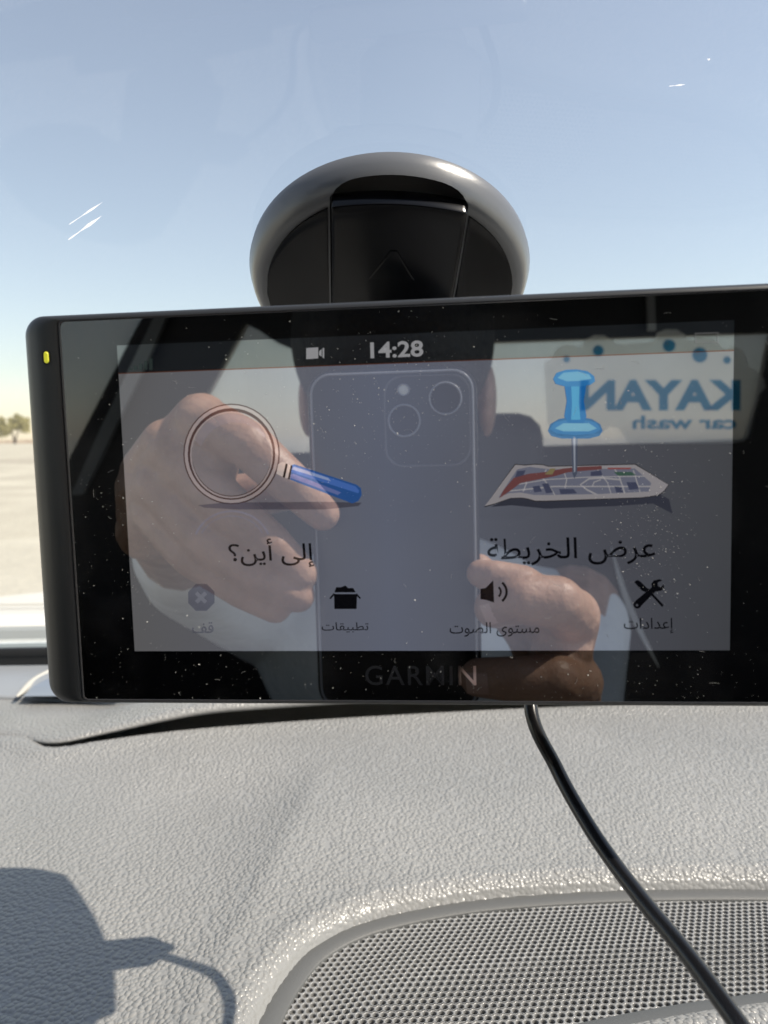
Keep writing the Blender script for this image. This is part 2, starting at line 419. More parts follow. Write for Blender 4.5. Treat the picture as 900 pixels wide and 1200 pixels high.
# stray dust on the pad
rd = random.Random(21); vs, fs = [], []
for k in range(260):
    x, y = rd.uniform(-.25, .28), rd.uniform(.24, .52); 
    if float(sdf(np.array([x]), np.array([y]))[0]) < .004 or y > np.interp(x, lx, ly)-.004: continue
    z = surf(x, y)+.0002; s = .00010+.00022*rd.random()**4; b = len(vs)
    vs += [(x-DLOC.x+s, y-DLOC.y, z), (x-DLOC.x, y-DLOC.y+s, z), (x-DLOC.x-s, y-DLOC.y, z), (x-DLOC.x, y-DLOC.y-s, z), (x-DLOC.x, y-DLOC.y, z+s*1.3)]
    fs += [(b, b+1, b+4), (b+1, b+2, b+4), (b+2, b+3, b+4), (b+3, b, b+4)]
tag(meshobj('dust', vs, fs, mat('pad_dust', (.8, .79, .75), .7), dash), kind='stuff')

# ---- speaker grille
grille = bpy.data.objects.new('speaker_grille', None); link(grille, dash)
def offset(poly, d):
    n = len(poly); out = []
    for i in range(n):
        t = (poly[(i+1) % n]-poly[(i-1) % n]).normalized(); nn = Vector((-t.y, t.x, 0)); out.append(poly[i]+nn*d)
    return out
area = sum(gpoly[i].x*gpoly[(i+1) % len(gpoly)].y - gpoly[(i+1) % len(gpoly)].x*gpoly[i].y for i in range(len(gpoly)))
sg = 1 if area > 0 else -1       # +d moves inward when counter-clockwise
def ring(d, z): return [Vector((p.x-DLOC.x, p.y-DLOC.y, z)) for p in offset(gpoly, sg*d)]
M_gbez = mat('grille_bezel', (.10, .102, .10), .45); noise_bump(M_gbez, 5000, .4, .0003)
v, f = loft([ring(.002, -.010), ring(.0035, -.0062), ring(.0052, -.0058), ring(.0122, -.0060), ring(.0128, -.0066), ring(.0130, -.0085)])
if sg < 0: f = [q[::-1] for q in f]
meshobj('grille_bezel', v, f, M_gbez, grille, True)
def build_mesh():
    pitch, rowp = .00285, .0026; th = R(4); Rr = .00110
    cx, cy = GP.mean(0)
    ii = np.arange(-60, 61); jj = np.arange(-45, 46)
    I, J = np.meshgrid(ii, jj); gx_ = (I + .5*(J % 2))*pitch; gy_ = J*rowp
    X = cx+gx_*math.cos(th)-gy_*math.sin(th); Y = cy+gx_*math.sin(th)+gy_*math.cos(th)
    S = sdf(X, Y); k = S < -.0112
    X, Y, Sk = X[k], Y[k], S[k]; n = len(X)
    a12 = np.radians(np.arange(12)*30+30.0)
    # cell outline : hexagon with mid-edge points
    hx = []
    for i in range(12):
        a = math.radians(30+30*i)
        if i % 2 == 0: hx.append((math.cos(a), math.sin(a)))    # corners at 30, 90, ...
        else: hx.append((math.cos(a)*math.cos(math.pi/6), math.sin(a)*math.cos(math.pi/6)))
    hx = np.array(hx); hx[:, 0] *= pitch/2/math.cos(math.pi/6); hx[:, 1] *= (rowp*2/3)
    c = np.stack([np.cos(a12), np.sin(a12)], 1)
    rings_ = [(hx, 0.0), (c*(Rr*1.16), -.00002), (c*(Rr*1.03), -.00022), (c*Rr, -.0005), (c*Rr*.98, -.0013)]
    V_ = []
    for pts, z in rings_:
        w = np.zeros((n, 12, 3)); px_ = pts[:, 0]*math.cos(th)-pts[:, 1]*math.sin(th); py_ = pts[:, 0]*math.sin(th)+pts[:, 1]*math.cos(th)
        w[:, :, 0] = X[:, None]+px_; w[:, :, 1] = Y[:, None]+py_
        r_ = np.hypot((w[:, :, 0]-cx)/.13, (w[:, :, 1]-cy)/.07)
        w[:, :, 2] = z - .0069 + .0024*sst(.0145, .05, -Sk)[:, None]; V_.append(w)
    V_ = np.stack(V_, 1).reshape(-1, 3); V_[:, 0] -= DLOC.x; V_[:, 1] -= DLOC.y
    F_ = []
    base = np.arange(n)*60
    for r_ in range(4):
        for i in range(12):
            j = (i+1) % 12
            F_.append(np.stack([base+r_*12+i, base+r_*12+j, base+(r_+1)*12+j, base+(r_+1)*12+i], 1))
    F_ = np.concatenate(F_)
    return V_, F_
v, f = build_mesh()
M_mesh = mat('grille_metal', (.26, .26, .255), .24)
me = bpy.data.meshes.new('grille_mesh'); me.from_pydata(v.tolist(), [], f.tolist()); me.update(); me.materials.append(M_mesh)
sm = np.ones(len(f), bool); sm[:] = True; me.polygons.foreach_set('use_smooth', sm)
tag(link(bpy.data.objects.new('grille_mesh', me), grille), kind='stuff')
# cavity and the loudspeaker below it
M_cav = mat('cavity_plastic', (.11, .11, .108), .7)
v, f = loft([ring(.0125, -.0085), ring(.0135, -.0100)], cap1=True)
meshobj('speaker_cavity', v, f, M_cav, grille)
sp_c = DP(742, 1160, -.205)
prof = [(0, -.0135), (.006, -.0128), (.009, -.0155), (.012, -.0165), (.026, -.0115), (.029, -.0100), (.031, -.0115), (.033, -.0125), (.033, -.0195)]
rr_ = [[Vector((sp_c.x+r_*math.cos(a)-DLOC.x, sp_c.y+.002+r_*math.sin(a)-DLOC.y, -.0095+(z+.0115)*.05)) for a in np.linspace(0, 2*math.pi, 40, endpoint=False)] for r_, z in prof[1:]]
v, f = loft(rr_, cap0=True)
meshobj('speaker_cone', v, f, mat('cone_paper', (.004, .004, .004), .8), grille, True)

# ================================================================== CAR BODY
car = empty('car', 'white car seen from inside, raked windscreen, pale bonnet ahead and dark cabin mirrored behind', 'car', (0, 0, 0))
M_white = mat('white_paint', (.78, .76, .70), .25); noise_bump(M_white, 3, .1, .01)
M_seal = mat('seal_rubber', (.006, .006, .006), .6)
M_head = mat('headliner', (.045, .045, .045), .9)
M_dark = mat('dark_trim', (.014, .014, .015), .6)
M_cowl = mat('cowl_trim', (.20, .22, .21), .3)
def ystrip(name, prof_, m, x0=-.78, x1=.78, bow=.12, smooth=True, par=car):
    vs, fs = [], []; n = 41
    for (y, z) in prof_:
        for x in np.linspace(x0, x1, n): vs.append((x, y-bow*x*x, z))
    for j in range(len(prof_)-1):
        for i in range(n-1): fs.append((j*n+i, j*n+i+1, (j+1)*n+i+1, (j+1)*n+i))
    return meshobj(name, vs, fs, m, par, smooth)
Zc = CAM.z
def yz(py, Y): # world z that lands on pixel row py (column 0) at depth Y
    return CAM.z + Y*ray(30, py).z/ray(30, py).y
Ys = .70
ystrip('windscreen_seal', [(Ys-.004, yz(779, Ys)-.03), (Ys, yz(779, Ys)), (Ys+.006, yz(766, Ys)), (Ys+.003, yz(756, Ys+.003)), (Ys+.02, yz(754, Ys+.02))], M_seal)
Yg = .735
ystrip('glass_edge_band', [(Yg-.01, yz(768, Yg)), (Yg, yz(755, Yg)), (Yg+.008, yz(749, Yg+.008))], M_cowl)
ystrip('bright_edge', [(Yg+.010, yz(750, Yg+.01)), (Yg+.013, yz(744.5, Yg+.013))], mat('edge_white', (.75, .78, .75), .15))  # thin white line along the lower edge of the glass
ystrip('cowl', [(Yg+.02, yz(749, Yg+.02)), (Yg+.10, yz(730, Yg+.10)), (Yg+.12, yz(735, Yg+.12))], mat('cowl_plastic', (.30, .31, .29), .45), bow=.1)
ystrip('bonnet', [(Yg+.11, yz(760, Yg+.11)), (Yg+.13, yz(728, Yg+.13)), (1.1, yz(716, 1.1)), (1.4, yz(702, 1.4)), (1.7, yz(693, 1.7)), (1.95, yz(688, 1.95)), (2.02, yz(700, 2.02)), (2.06, .5)], M_white, -.8, .8, .06)
ystrip('bonnet_crease', [(1.2, yz(707, 1.2)), (1.21, yz(706, 1.2)), (1.22, yz(706.5, 1.22))], mat('crease_line', (.45, .42, .34), .5), -.8, .8, .06)

def trans_mat(name, c, a):
    m = bpy.data.materials.new(name); m.use_nodes = True; nt = m.node_tree; nt.nodes.clear()
    out = nt.nodes.new('ShaderNodeOutputMaterial'); mix = nt.nodes.new('ShaderNodeMixShader'); mix.inputs[0].default_value = a
    tr = nt.nodes.new('ShaderNodeBsdfTransparent'); tr.inputs[0].default_value = (*c, 1)
    m2 = nt.nodes.new('ShaderNodeMixShader'); m2.inputs[0].default_value = .3
    tl_ = nt.nodes.new('ShaderNodeBsdfTranslucent'); tl_.inputs[0].default_value = (*c, 1); df = nt.nodes.new('ShaderNodeBsdfDiffuse'); df.inputs[0].default_value = (*c, 1)
    nt.links.new(tl_.outputs[0], m2.inputs[1]); nt.links.new(df.outputs[0], m2.inputs[2]); nt.links.new(tr.outputs[0], mix.inputs[1]); nt.links.new(m2.outputs[0], mix.inputs[2]); nt.links.new(mix.outputs[0], out.inputs[0]); return m
# glass panes
def pane_mat(name, tint, refl, film=0):
    m = bpy.data.materials.new(name); m.use_nodes = True; nt = m.node_tree; nt.nodes.clear()
    out = nt.nodes.new('ShaderNodeOutputMaterial'); mix = nt.nodes.new('ShaderNodeMixShader'); tr = nt.nodes.new('ShaderNodeBsdfTransparent'); gl = nt.nodes.new('ShaderNodeBsdfGlossy')
    tr.inputs[0].default_value = (*tint, 1); gl.inputs['Roughness'].default_value = .0
    fr = nt.nodes.new('ShaderNodeLayerWeight'); fr.inputs[0].default_value = .5
    pw_ = nt.nodes.new('ShaderNodeMath'); pw_.operation = 'POWER'; pw_.inputs[1].default_value = 5
    nt.links.new(fr.outputs['Facing'], pw_.inputs[0])
    mu = nt.nodes.new('ShaderNodeMath'); mu.operation = 'MULTIPLY_ADD'; mu.inputs[1].default_value = .92*refl; mu.inputs[2].default_value = .06*refl
    nt.links.new(pw_.outputs[0], mu.inputs[0]); nt.links.new(mu.outputs[0], mix.inputs[0]); 
    base = tr
    if film:                     # uneven dust film, added to whiten the view through the pane
        tc = nt.nodes.new('ShaderNodeTexCoord'); mpn = nt.nodes.new('ShaderNodeMapping'); mpn.inputs['Rotation'].default_value = (0, 0, R(-28)); mpn.inputs['Scale'].default_value = (9, 1.6, 1)
        nz = nt.nodes.new('ShaderNodeTexNoise'); nz.inputs['Scale'].default_value = 1.3; nz.inputs['Detail'].default_value = 4
        n2 = nt.nodes.new('ShaderNodeTexNoise'); n2.inputs['Scale'].default_value = 5; n2.inputs['Detail'].default_value = 7
        nt.links.new(tc.outputs['Object'], mpn.inputs[0]); nt.links.new(mpn.outputs[0], nz.inputs['Vector']); nt.links.new(tc.outputs['Object'], n2.inputs['Vector'])
        ad = nt.nodes.new('ShaderNodeMath'); ad.operation = 'ADD'; nt.links.new(nz.outputs[0], ad.inputs[0]); nt.links.new(n2.outputs[0], ad.inputs[1])
        mr = nt.nodes.new('ShaderNodeMapRange'); mr.inputs[1].default_value = .7; mr.inputs[2].default_value = 1.3; mr.inputs[3].default_value = film*.75; mr.inputs[4].default_value = film*1.25; nt.links.new(ad.outputs[0], mr.inputs[0])
        tl_ = nt.nodes.new('ShaderNodeBsdfTranslucent'); tl_.inputs[0].default_value = (.92, .92, .9, 1); mf = nt.nodes.new('ShaderNodeMixShader')
        nt.links.new(mr.outputs[0], mf.inputs[0]); nt.links.new(tr.outputs[0], mf.inputs[1]); nt.links.new(tl_.outputs[0], mf.inputs[2]); base = mf
    nt.links.new(base.outputs[0], mix.inputs[1]); nt.links.new(gl.outputs[0], mix.inputs[2]); nt.links.new(mix.outputs[0], out.inputs[0])
    return m
M_ws = pane_mat('windscreen_glass', (.97, .93, .88), 1.0, .03)
SL = math.tan(R(29.5))
def ws(Y): return CAM.z + .062 + (.262-Y)*SL + .0   # height of the glass at depth Y (centre line)
vs, fs = [], []
YS = np.linspace(.69, -.26, 24); XS = np.linspace(-.74, .74, 33)
for y in YS:
    for x in XS: vs.append((x, y-.10*x*x, ws(y)))
for j in range(23):
    for i in range(32): fs.append((j*33+i, (j+1)*33+i, (j+1)*33+i+1, j*33+i+1))
wsc = meshobj('windscreen', vs, fs, M_ws, car, True)
# reflected glints on the glass, drawn as pale translucent strips
M_glint = trans_mat('glint_film', (.95, .97, 1), 1)
def wsp(px, py):
    d = ray(px, py); # intersect plane z = ws(y)
    t = (.062+.262*SL)/(d.z+d.y*SL); return CAM + d*t*.998
def glint_strip(p, q_, w):
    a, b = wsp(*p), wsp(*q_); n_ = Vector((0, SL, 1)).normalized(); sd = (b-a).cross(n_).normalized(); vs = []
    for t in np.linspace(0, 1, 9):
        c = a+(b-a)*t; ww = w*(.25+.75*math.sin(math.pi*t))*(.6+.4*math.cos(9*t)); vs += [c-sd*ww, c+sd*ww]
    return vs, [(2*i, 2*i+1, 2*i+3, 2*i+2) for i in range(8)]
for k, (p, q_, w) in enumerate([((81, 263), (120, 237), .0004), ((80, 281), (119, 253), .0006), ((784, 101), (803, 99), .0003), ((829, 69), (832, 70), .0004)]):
    v, f = glint_strip(p, q_, w); meshobj('glass_glint', v, f, M_glint, car)

# ---- roof and rear of the cabin (seen mirrored in the glass)
bm = bmesh.new(); box(bm, (0, -.98, CAM.z+.47), (1.5, 1.50, .05), bev=.02); from_bm('roof', bm, M_head, car)
def rear_panel(s, outer, holes, name, m, th=.03):
    allp = [[V(*q, s) for q in l] for l in [outer]+holes]
    o0 = V(450, 500, s)
    L2 = [[Vector(((p-o0).dot(r1w), (p-o0).dot(Vector((0, 0, 1))), 0)) for p in l] for l in allp]
    tris = tessellate_polygon(L2); flat_ = [v for l in L2 for v in l]; n = len(flat_)
    ex, ez, ey = r1w.normalized(), Vector((0, 0, 1)), nw
    vs = [o0+ex*v.x+ez*v.y for v in flat_]+[o0+ex*v.x+ez*v.y+ey*th for v in flat_]
    fs = [tuple(t) for t in tris]+[tuple(i+n for i in t)[::-1] for t in tris]
    b = 0
    for l in L2:
        for i in range(len(l)): j = (i+1) % len(l); fs.append((b+i, b+j, b+n+j, b+n+i))
        b += len(l)
    o = meshobj(name, vs, fs, m, car); return o
SR = .95
W1 = [(-260, 300), (176, 340), (155, 378), (112, 465), (72, 545), (40, 610), (-260, 640)]
W2 = [(283, 374), (240, 455), (205, 510), (190, 528), (800, 528), (880, 526), (893, 470), (900, 425), (905, 402), (600, 404), (345, 408), (322, 398), (300, 383)]
rear_panel(SR, [(-700, 60), (1500, 60), (1500, 1500), (-700, 1500)], [W1, W2], 'cabin_wall', M_dark)
rear_panel(SR-.02, [(178, 360), (192, 360), (172, 410), (135, 490), (98, 570), (84, 570), (118, 490), (155, 410)], [], 'pillar_trim', mat('grey_pillar_trim', (.22, .23, .23), .5), .012)
rear_panel(SR-.02, [(753, 330), (761, 330), (766, 396), (757, 396)], [], 'strap_guide', mat('guide_grey', (.3, .3, .3), .5), .012)
M_win = pane_mat('side_glass', (1, 1, 1), .8, .38)  # stronger film, added to whiten the mirrored view and hide the horizon
for w in (W1, W2): rear_panel(SR+.012, w, [], 'window_pane', M_win, .004)
# seats
def seat(x, y, label, sc=1.0):
    root = bpy.data.objects.new('seat', None); root.location = (x, y, .35); link(root, car)
    bm = bmesh.new(); box(bm, (0, 0, .20), (.50, .50, .16), bev=.05); from_bm('seat_cushion', bm, M_dark, root, True)
    bm = bmesh.new(); box(bm, (0, -.27, .55), (.46, .12, .62), Matrix.Rotation(R(-8), 4, 'X'), bev=.05)
    bmesh.ops.translate(bm, vec=(0, 0, 0), verts=bm.verts); from_bm('backrest', bm, M_dark, root, True)
    bm = bmesh.new(); box(bm, (.03, -.34, .96), (.21, .09, .15), bev=.035); from_bm('headrest', bm, M_dark, root, True)
seat(-.088, -.44, 'dark front seat behind the seated person, mirrored in the glass')
bm = bmesh.new(); box(bm, (0, -.1, .3), (1.5, 1.7, .06)); from_bm('cabin_floor', bm, M_dark, car)
for sx in (-1, 1):
    bm = bmesh.new(); box(bm, (sx*.77, -.2, .68), (.05, 1.5, .80), bev=.02); from_bm('door_panel', bm, M_dark, car)
bm = bmesh.new(); box(bm, (0, .42, .72), (1.48, .5, .7)); from_bm('firewall', bm, M_dark, car)

# ================================================================== NAVIGATION DEVICE
dev = empty('navigation_device', 'wide black navigation device with dusty glass screen held above the dashboard', 'navigation device', mat=DEV)
uL, vT = pp(71, 379); _, vB = pp(97, 820); uL2, _ = pp(97, 820)
gl_x0 = (uL+uL2)/2; gl_x1 = -gl_x0+.0005; gl_y1 = (vT+pp(800, 341)[1])/2; gl_y0 = vB
ob_x0 = (pp(28, 385)[0]+pp(56, 790)[0])/2; ob_x0 -= .0026; ob_x1 = gl_x1+(gl_x0-ob_x0)
ob_y1 = gl_y1+.0020; ob_y0 = gl_y0-.0015
gl = rrect(gl_x0, gl_x1, gl_y0, gl_y1, .0012); ou = rrect(ob_x0, ob_x1, ob_y0, ob_y1, .0050)
def lerp2(a, b, t, z): return [Vector((p[0]+(q_[0]-p[0])*t, p[1]+(q_[1]-p[1])*t, z)) for p, q_ in zip(a, b)]
rings = [lerp2(gl, ou, t, z) for t, z in [(.035, -.0012), (.04, .0001), (.10, .00025), (.3, .0001), (.5, -.0003), (.68, -.0010), (.80, -.0018), (.90, -.0030), (.97, -.0048), (1, -.0075), (1, -.011)]]
ctr = ((ob_x0+ob_x1)/2, (ob_y0+ob_y1)/2)
for s_, z in [(.99, -.015), (.965, -.0185), (.92, -.0205), (.85, -.021)]:
    rings.append([Vector((ctr[0]+(p[0]-ctr[0])*(1-(1-s_)*.6), ctr[1]+(p[1]-ctr[1])*s_, z)) for p in ou])
v, f = loft(rings, cap1=True); f = [q_[::-1] for q_ in f]
shell = meshobj('shell', v, f, M_body, dev, True); autosmooth(shell, 50)
glz = [Vector((*p, 0)) for p in gl]
pane = meshobj('cover_glass', [Vector((p.x, p.y, 0)) for p in glz]+[Vector((p.x, p.y, -.001)) for p in glz],
               [tuple(range(len(glz)))]+[(i, (i+1) % len(glz), (i+1) % len(glz)+len(glz), i+len(glz)) for i in range(len(glz))], M_bezel, dev)
def shr(poly, d):
    return [(p[0]+d*(-1 if p[0] > 0 else 1), p[1]+d*(-1 if p[1] > ctr[1] else 1)) for p in poly]
v, f = loft([[Vector((*p, .00002)) for p in shr(gl, .0002)], [Vector((*p, .00022)) for p in shr(gl, -.00002)], [Vector((*p, .0001)) for p in shr(gl, -.00025)], [Vector((*p, -.0004)) for p in shr(gl, -.0003)]])
meshobj('glass_trim', v, f, M_trim, dev, True)
# status lamp
lc = pp(55, 419)
def pill(c, w, h, n=6): return [(c[0]+x, c[1]+y) for x, y in rrect(-w/2, w/2, -h/2, h/2, w*.499, n)]
zl = .00022
flat('lamp_recess', pill(lc, .0021, .0034), zl, M_rubber, dev)
p_ = pill(lc, .0012, .0026)
meshobj('status_lamp', [Vector((*a, zl+.00005)) for a in p_]+[Vector((lc[0]+(a[0]-lc[0])*.7, lc[1]+(a[1]-lc[1])*.8, zl+.0003)) for a in p_],
        [(i, (i+1) % len(p_), (i+1) % len(p_)+len(p_), i+len(p_)) for i in range(len(p_))]+[tuple(range(len(p_), 2*len(p_)))],
        mat('lamp_yellow', (.45, .42, .02), .3, emit=(.5, .5, .03), estr=.45), dev)

# ---- display picture
disp = bpy.data.objects.new('display', None); link(disp, dev)
def lcd(name, e, col=None, ior=R2): return glassy(name, emit=e, ior=ior)
def lcd_grad():
    m = glassy('lit_home_screen', emit=(.1, .1, .1), ior=R2, col=(.42, .42, .43))
    tc = N(m, 'ShaderNodeTexCoord'); sx = N(m, 'ShaderNodeSeparateXYZ'); L(m, tc.outputs['Object'], sx.inputs[0])
    mr = N(m, 'ShaderNodeMapRange'); mr.inputs[1].default_value = -.068; mr.inputs[2].default_value = .068; L(m, sx.outputs[0], mr.inputs[0])
    cr = N(m, 'ShaderNodeValToRGB'); L(m, mr.outputs[0], cr.inputs[0])
    e = cr.color_ramp.elements; e[0].position = 0; e[0].color = (.105, .103, .105, 1); e[1].position = 1; e[1].color = (.050, .052, .058, 1)
    for pos, c in ((.22, (.108, .110, .128, 1)), (.45, (.110, .122, .165, 1)), (.62, (.094, .100, .126, 1)), (.8, (.068, .070, .086, 1))):  # bluish middle puts the phone's reflection into the screen colour
        q_ = e.new(pos); q_.color = c
    # fine panel structure
    wv = N(m, 'ShaderNodeTexWave'); wv.inputs['Scale'].default_value = 420; wv.inputs['Distortion'].default_value = 1.5; wv.bands_direction = 'X'
    L(m, tc.outputs['Object'], wv.inputs['Vector'])
    mw = N(m, 'ShaderNodeMapRange'); mw.inputs[3].default_value = .992*LCD; mw.inputs[4].default_value = 1.008*LCD; L(m, wv.outputs[1], mw.inputs[0])
    L(m, mw.outputs[0], P(m).inputs['Emission Strength']); L(m, cr.outputs[0], P(m).inputs['Emission Color'])
    return m
Z1, Z2, Z3, Z4, Z5 = .00006, .00010, .00014, .00018, .00022
dx0 = (pp(140, 438)[0]+pp(157, 763)[0])/2; dx1 = (pp(861, 411)[0]+pp(854, 762)[0])/2
dy0 = (pp(157, 763)[1]+pp(854, 762)[1])/2; dyS = (pp(140, 438)[1]+pp(500, 424)[1])/2; dy1 = pp(134, 405)[1]
flat('home_screen', [(dx0, dy0), (dx1, dy0), (dx1, dyS), (dx0, dyS)], Z1, lcd_grad(), disp)
flat('status_bar', [(dx0, dyS), (dx1, dyS), (dx1, dy1), (dx0, dy1)], Z1, glassy('status_bar_black', emit=(.004, .005, .007), ior=R2, col=(.31, .32, .31)), disp)
flat('status_bar_line', [(dx0, dyS-.0001), (dx1, dyS-.0001), (dx1, dyS+.00012), (dx0, dyS+.00012)], Z2, lcd('status_line', (.06, .02, .01)), disp)
K = lcd('icon_black', (.002, .002, .003))
def pix(pts): return [pp(*q_) for q_ in pts]
def ell(cx, cy, rx, ry, n=40, a0=0, a1=360, rot=0):
    full = abs(a1-a0) >= 360
    out = []
    for k in range(n if full else n+1):
        a = R(a0+(a1-a0)*k/n); x, y = rx*math.cos(a), ry*math.sin(a)
        out.append((cx+x*math.cos(rot)-y*math.sin(rot), cy+x*math.sin(rot)+y*math.cos(rot)))
    return out
def arcband(cx, cy, rx, ry, w, a0, a1, n=16):
    return ell(cx, cy, rx, ry, n, a0, a1)+ell(cx, cy, rx-w, ry-w, n, a1, a0)
def text(name, s, box_, m, z, bold=0, space=1.0):
    c = bpy.data.curves.new(name, 'FONT'); c.body = s; c.offset = bold; c.space_character = space; c.resolution_u = 4
    o = bpy.data.objects.new(name, c); COL.objects.link(o)
    me = bpy.data.meshes.new_from_object(o.evaluated_get(bpy.context.evaluated_depsgraph_get()))
    bpy.data.objects.remove(o)
    co = np.array([v_.co[:] for v_ in me.vertices]); lo, hi = co.min(0), co.max(0)
    x0, y0, x1, y1 = box_      # pixels : left, top, right, bottom
    a, b = pp(x0, (y0+y1)/2), pp(x1, (y0+y1)/2); t, u = pp((x0+x1)/2, y0), pp((x0+x1)/2, y1)
    vs = [(a[0]+(p[0]-lo[0])/(hi[0]-lo[0])*(b[0]-a[0]), u[1]+(p[1]-lo[1])/(hi[1]-lo[1])*(t[1]-u[1]), z) for p in co]
    fs = [tuple(p.vertices) for p in me.polygons]
    return meshobj(name, vs, fs, m, None)
def lab(name, *a, parent=None, **k):
    o = text(name, *a, **k); o.parent = parent if parent is not None else disp; return o
# Arabic words as presentation forms in visual order
def vis(s): return s[::-1]
lab('menu_text', vis('\uFE87\uFEDF\uFEF0 \uFE83\uFEF3\uFEE6\u061F'), (268, 631, 368, 665), K, Z3, .006)
lab('menu_text', vis('\uFECB\uFEAE\uFEBD \uFE8D\uFEDF\uFEA8\uFEAE\uFEF3\uFEC4\uFE94'), (571, 629, 768, 662), K, Z3, .006)
lab('menu_text', vis('\uFE97\uFEC4\uFE92\uFEF4\uFED8\uFE8E\uFE95'), (377, 729, 432, 741), K, Z3, .001)
lab('menu_text', vis('\uFEE3\uFEB4\uFE98\uFEEE\uFEEF \uFE8D\uFEDF\uFEBC\uFEEE\uFE95'), (527, 729, 632, 746), K, Z3, .001)
lab('menu_text', vis('\uFE87\uFECB\uFEAA\uFE8D\uFEA9\uFE8D\uFE95'), (731, 724, 789, 742), K, Z3, .001)
M_faint = lcd('dimmed_icon', (.055, .055, .072)); M_faintx = lcd('dimmed_icon_cross', (.09, .09, .11))
lab('menu_text', vis('\uFED7\uFED2'), (225, 729, 250, 742), M_faint, Z3, .004)
M_lite = lcd('status_text_grey', (.26, .26, .27))
lab('clock_text', '14:28', (434, 400, 496, 419), M_lite, Z3, .022)
# camera symbol, signal bars, outlined box
a = flat('t', pix([(359, 408), (373, 407), (373, 420), (359, 421)]), Z3, M_lite, None)
b = flat('t', pix([(374, 412), (377, 409), (377, 418), (374, 416)]), Z3, M_lite, None)
c = flat('t', pix([(378, 408.5), (380, 407.5), (380, 420), (378, 419)]), Z3, M_lite, None)
merge('camera_symbol', [a, b, c], disp)
M_sig = lcd('signal_grey', (.02, .028, .026))
merge('signal_bars', [flat('t', pix([(151+6*k, 432-3*k), (155+6*k, 432-3*k), (155+6*k, 433.5), (151+6*k, 433.5)]), Z3, M_sig, None) for k in range(5)], disp)
bo = [(814, 390), (842, 389), (842, 402), (814, 403)]
bi = [(816, 392), (840, 391), (840, 400.5), (816, 401)]
flat('battery_outline', pix(bo), Z3, lcd('outline_grey', (.06, .06, .06)), disp, holes=[pix(bi)])
# --- magnifying glass picture
mg = bpy.data.objects.new('magnifier_picture', None); link(mg, disp)
mc = (271.5, 532)
flat('ring_dark', pix(ell(*mc, 56.5, 59)), Z2, lcd('ring_dark', (.030, .020, .022)), mg, holes=[pix(ell(*mc, 46.5, 49))])
flat('ring_light', pix(ell(*mc, 55, 57.5)), Z3, lcd('ring_light', (.22, .20, .205)), mg, holes=[pix(ell(*mc, 51.2, 53.7))])
flat('ring_inner_light', pix(ell(mc[0], mc[1]+1, 48.6, 51)), Z3, lcd('ring_inner', (.20, .185, .19)), mg, holes=[pix(ell(mc[0], mc[1]+1, 46.6, 49))])
flat('lens_gleam', pix(ell(*mc, 45, 47, 20, 200, 330)+ell(mc[0]+4, mc[1]+6, 42, 43, 20, 330, 200)), Z2, lcd('lens_gleam', (.13, .13, .15)), mg)
flat('ferrule', pix([(326, 544), (331, 541), (343, 546), (340, 561), (334, 560), (324, 555)]), Z3, lcd('ferrule', (.36, .33, .32)), mg)
flat('ferrule_line', pix([(335, 543), (337.5, 544), (334, 560), (331.5, 559)]), Z4, K, mg)
flat('ferrule_line', pix([(341, 545), (343, 546), (339.5, 562), (337.5, 561)]), Z4, K, mg)
hp = [(342, 545), (345, 544), (418, 568), (423, 572), (424, 580), (420, 587), (413, 590), (340, 562)]
flat('handle', pix(hp), Z3, lcd('handle_blue', (.02, .07, .22)), mg)
flat('handle_highlight', pix([(343, 546.5), (346, 546), (417, 570), (421, 575), (420, 578), (341, 553)]), Z4, lcd('handle_mid', (.05, .12, .36)), mg)
flat('handle_gleam', pix([(344, 547.5), (346, 547), (385, 560), (388, 564), (342, 550)]), Z5, lcd('handle_gleam', (.22, .28, .45)), mg)
flat('handle_gleam', pix([(341, 556), (344, 555), (400, 577), (396, 580), (341, 560)]), Z5, lcd('handle_low', (.10, .13, .30)), mg)
flat('picture_shadow', pix([(232, 592), (262, 589), (380, 588), (424, 589), (420, 593), (380, 597), (280, 597), (240, 595)]), Z2, lcd('shadow_grey', (.055, .056, .075)), mg)
flat('picture_echo', pix(arcband(272, 640, 46, 42, 2.0, 200, 340)), Z2, lcd('echo_grey', (.135, .14, .18)), mg)
flat('picture_echo', pix(arcband(272, 640, 40, 36, 1.2, 205, 335)), Z2, lcd('echo_grey2', (.130, .135, .17)), mg)
# --- push pin on a map picture
mp_ = bpy.data.objects.new('map_picture', None); link(mp_, disp)
mo = [(568, 593), (575, 584), (590, 563), (604, 544.5), (615, 545.5), (627, 544.5), (636, 545), (643, 547), (700, 545.5), (744, 544.5), (765, 557), (783, 568), (778, 575), (771, 580), (752, 582.7), (700, 584.5), (640, 586.7), (627, 586.7), (618, 584), (611, 583), (598, 583.5), (589, 586.7), (578, 590.5)]
flat('map_shadow', pix([(575, 594), (600, 592), (640, 596), (720, 593), (765, 590), (788, 602), (784, 585), (771, 578), (600, 582)]), Z2, lcd('map_shadow', (.030, .032, .045)), mp_)
flat('map_edge', pix([(x+(x-675)*.008, y+(y-565)*.05) for x, y in mo]), Z2+.00001, lcd('map_edge_dark', (.02, .018, .02)), mp_)
flat('map_sheet', pix(mo), Z3, lcd('map_paper', (.24, .225, .235)), mp_)
mi = [(584, 583), (592, 571), (606, 550), (620, 547), (645, 550), (744, 549), (763, 566), (760, 576), (700, 579), (645, 580), (626, 580), (610, 577), (596, 578)]
flat('map_blocks', pix(mi), Z3+.00002, lcd('map_block', (.12, .125, .165)), mp_)
M_road = lcd('map_road', (.27, .26, .27)); rz = Z4
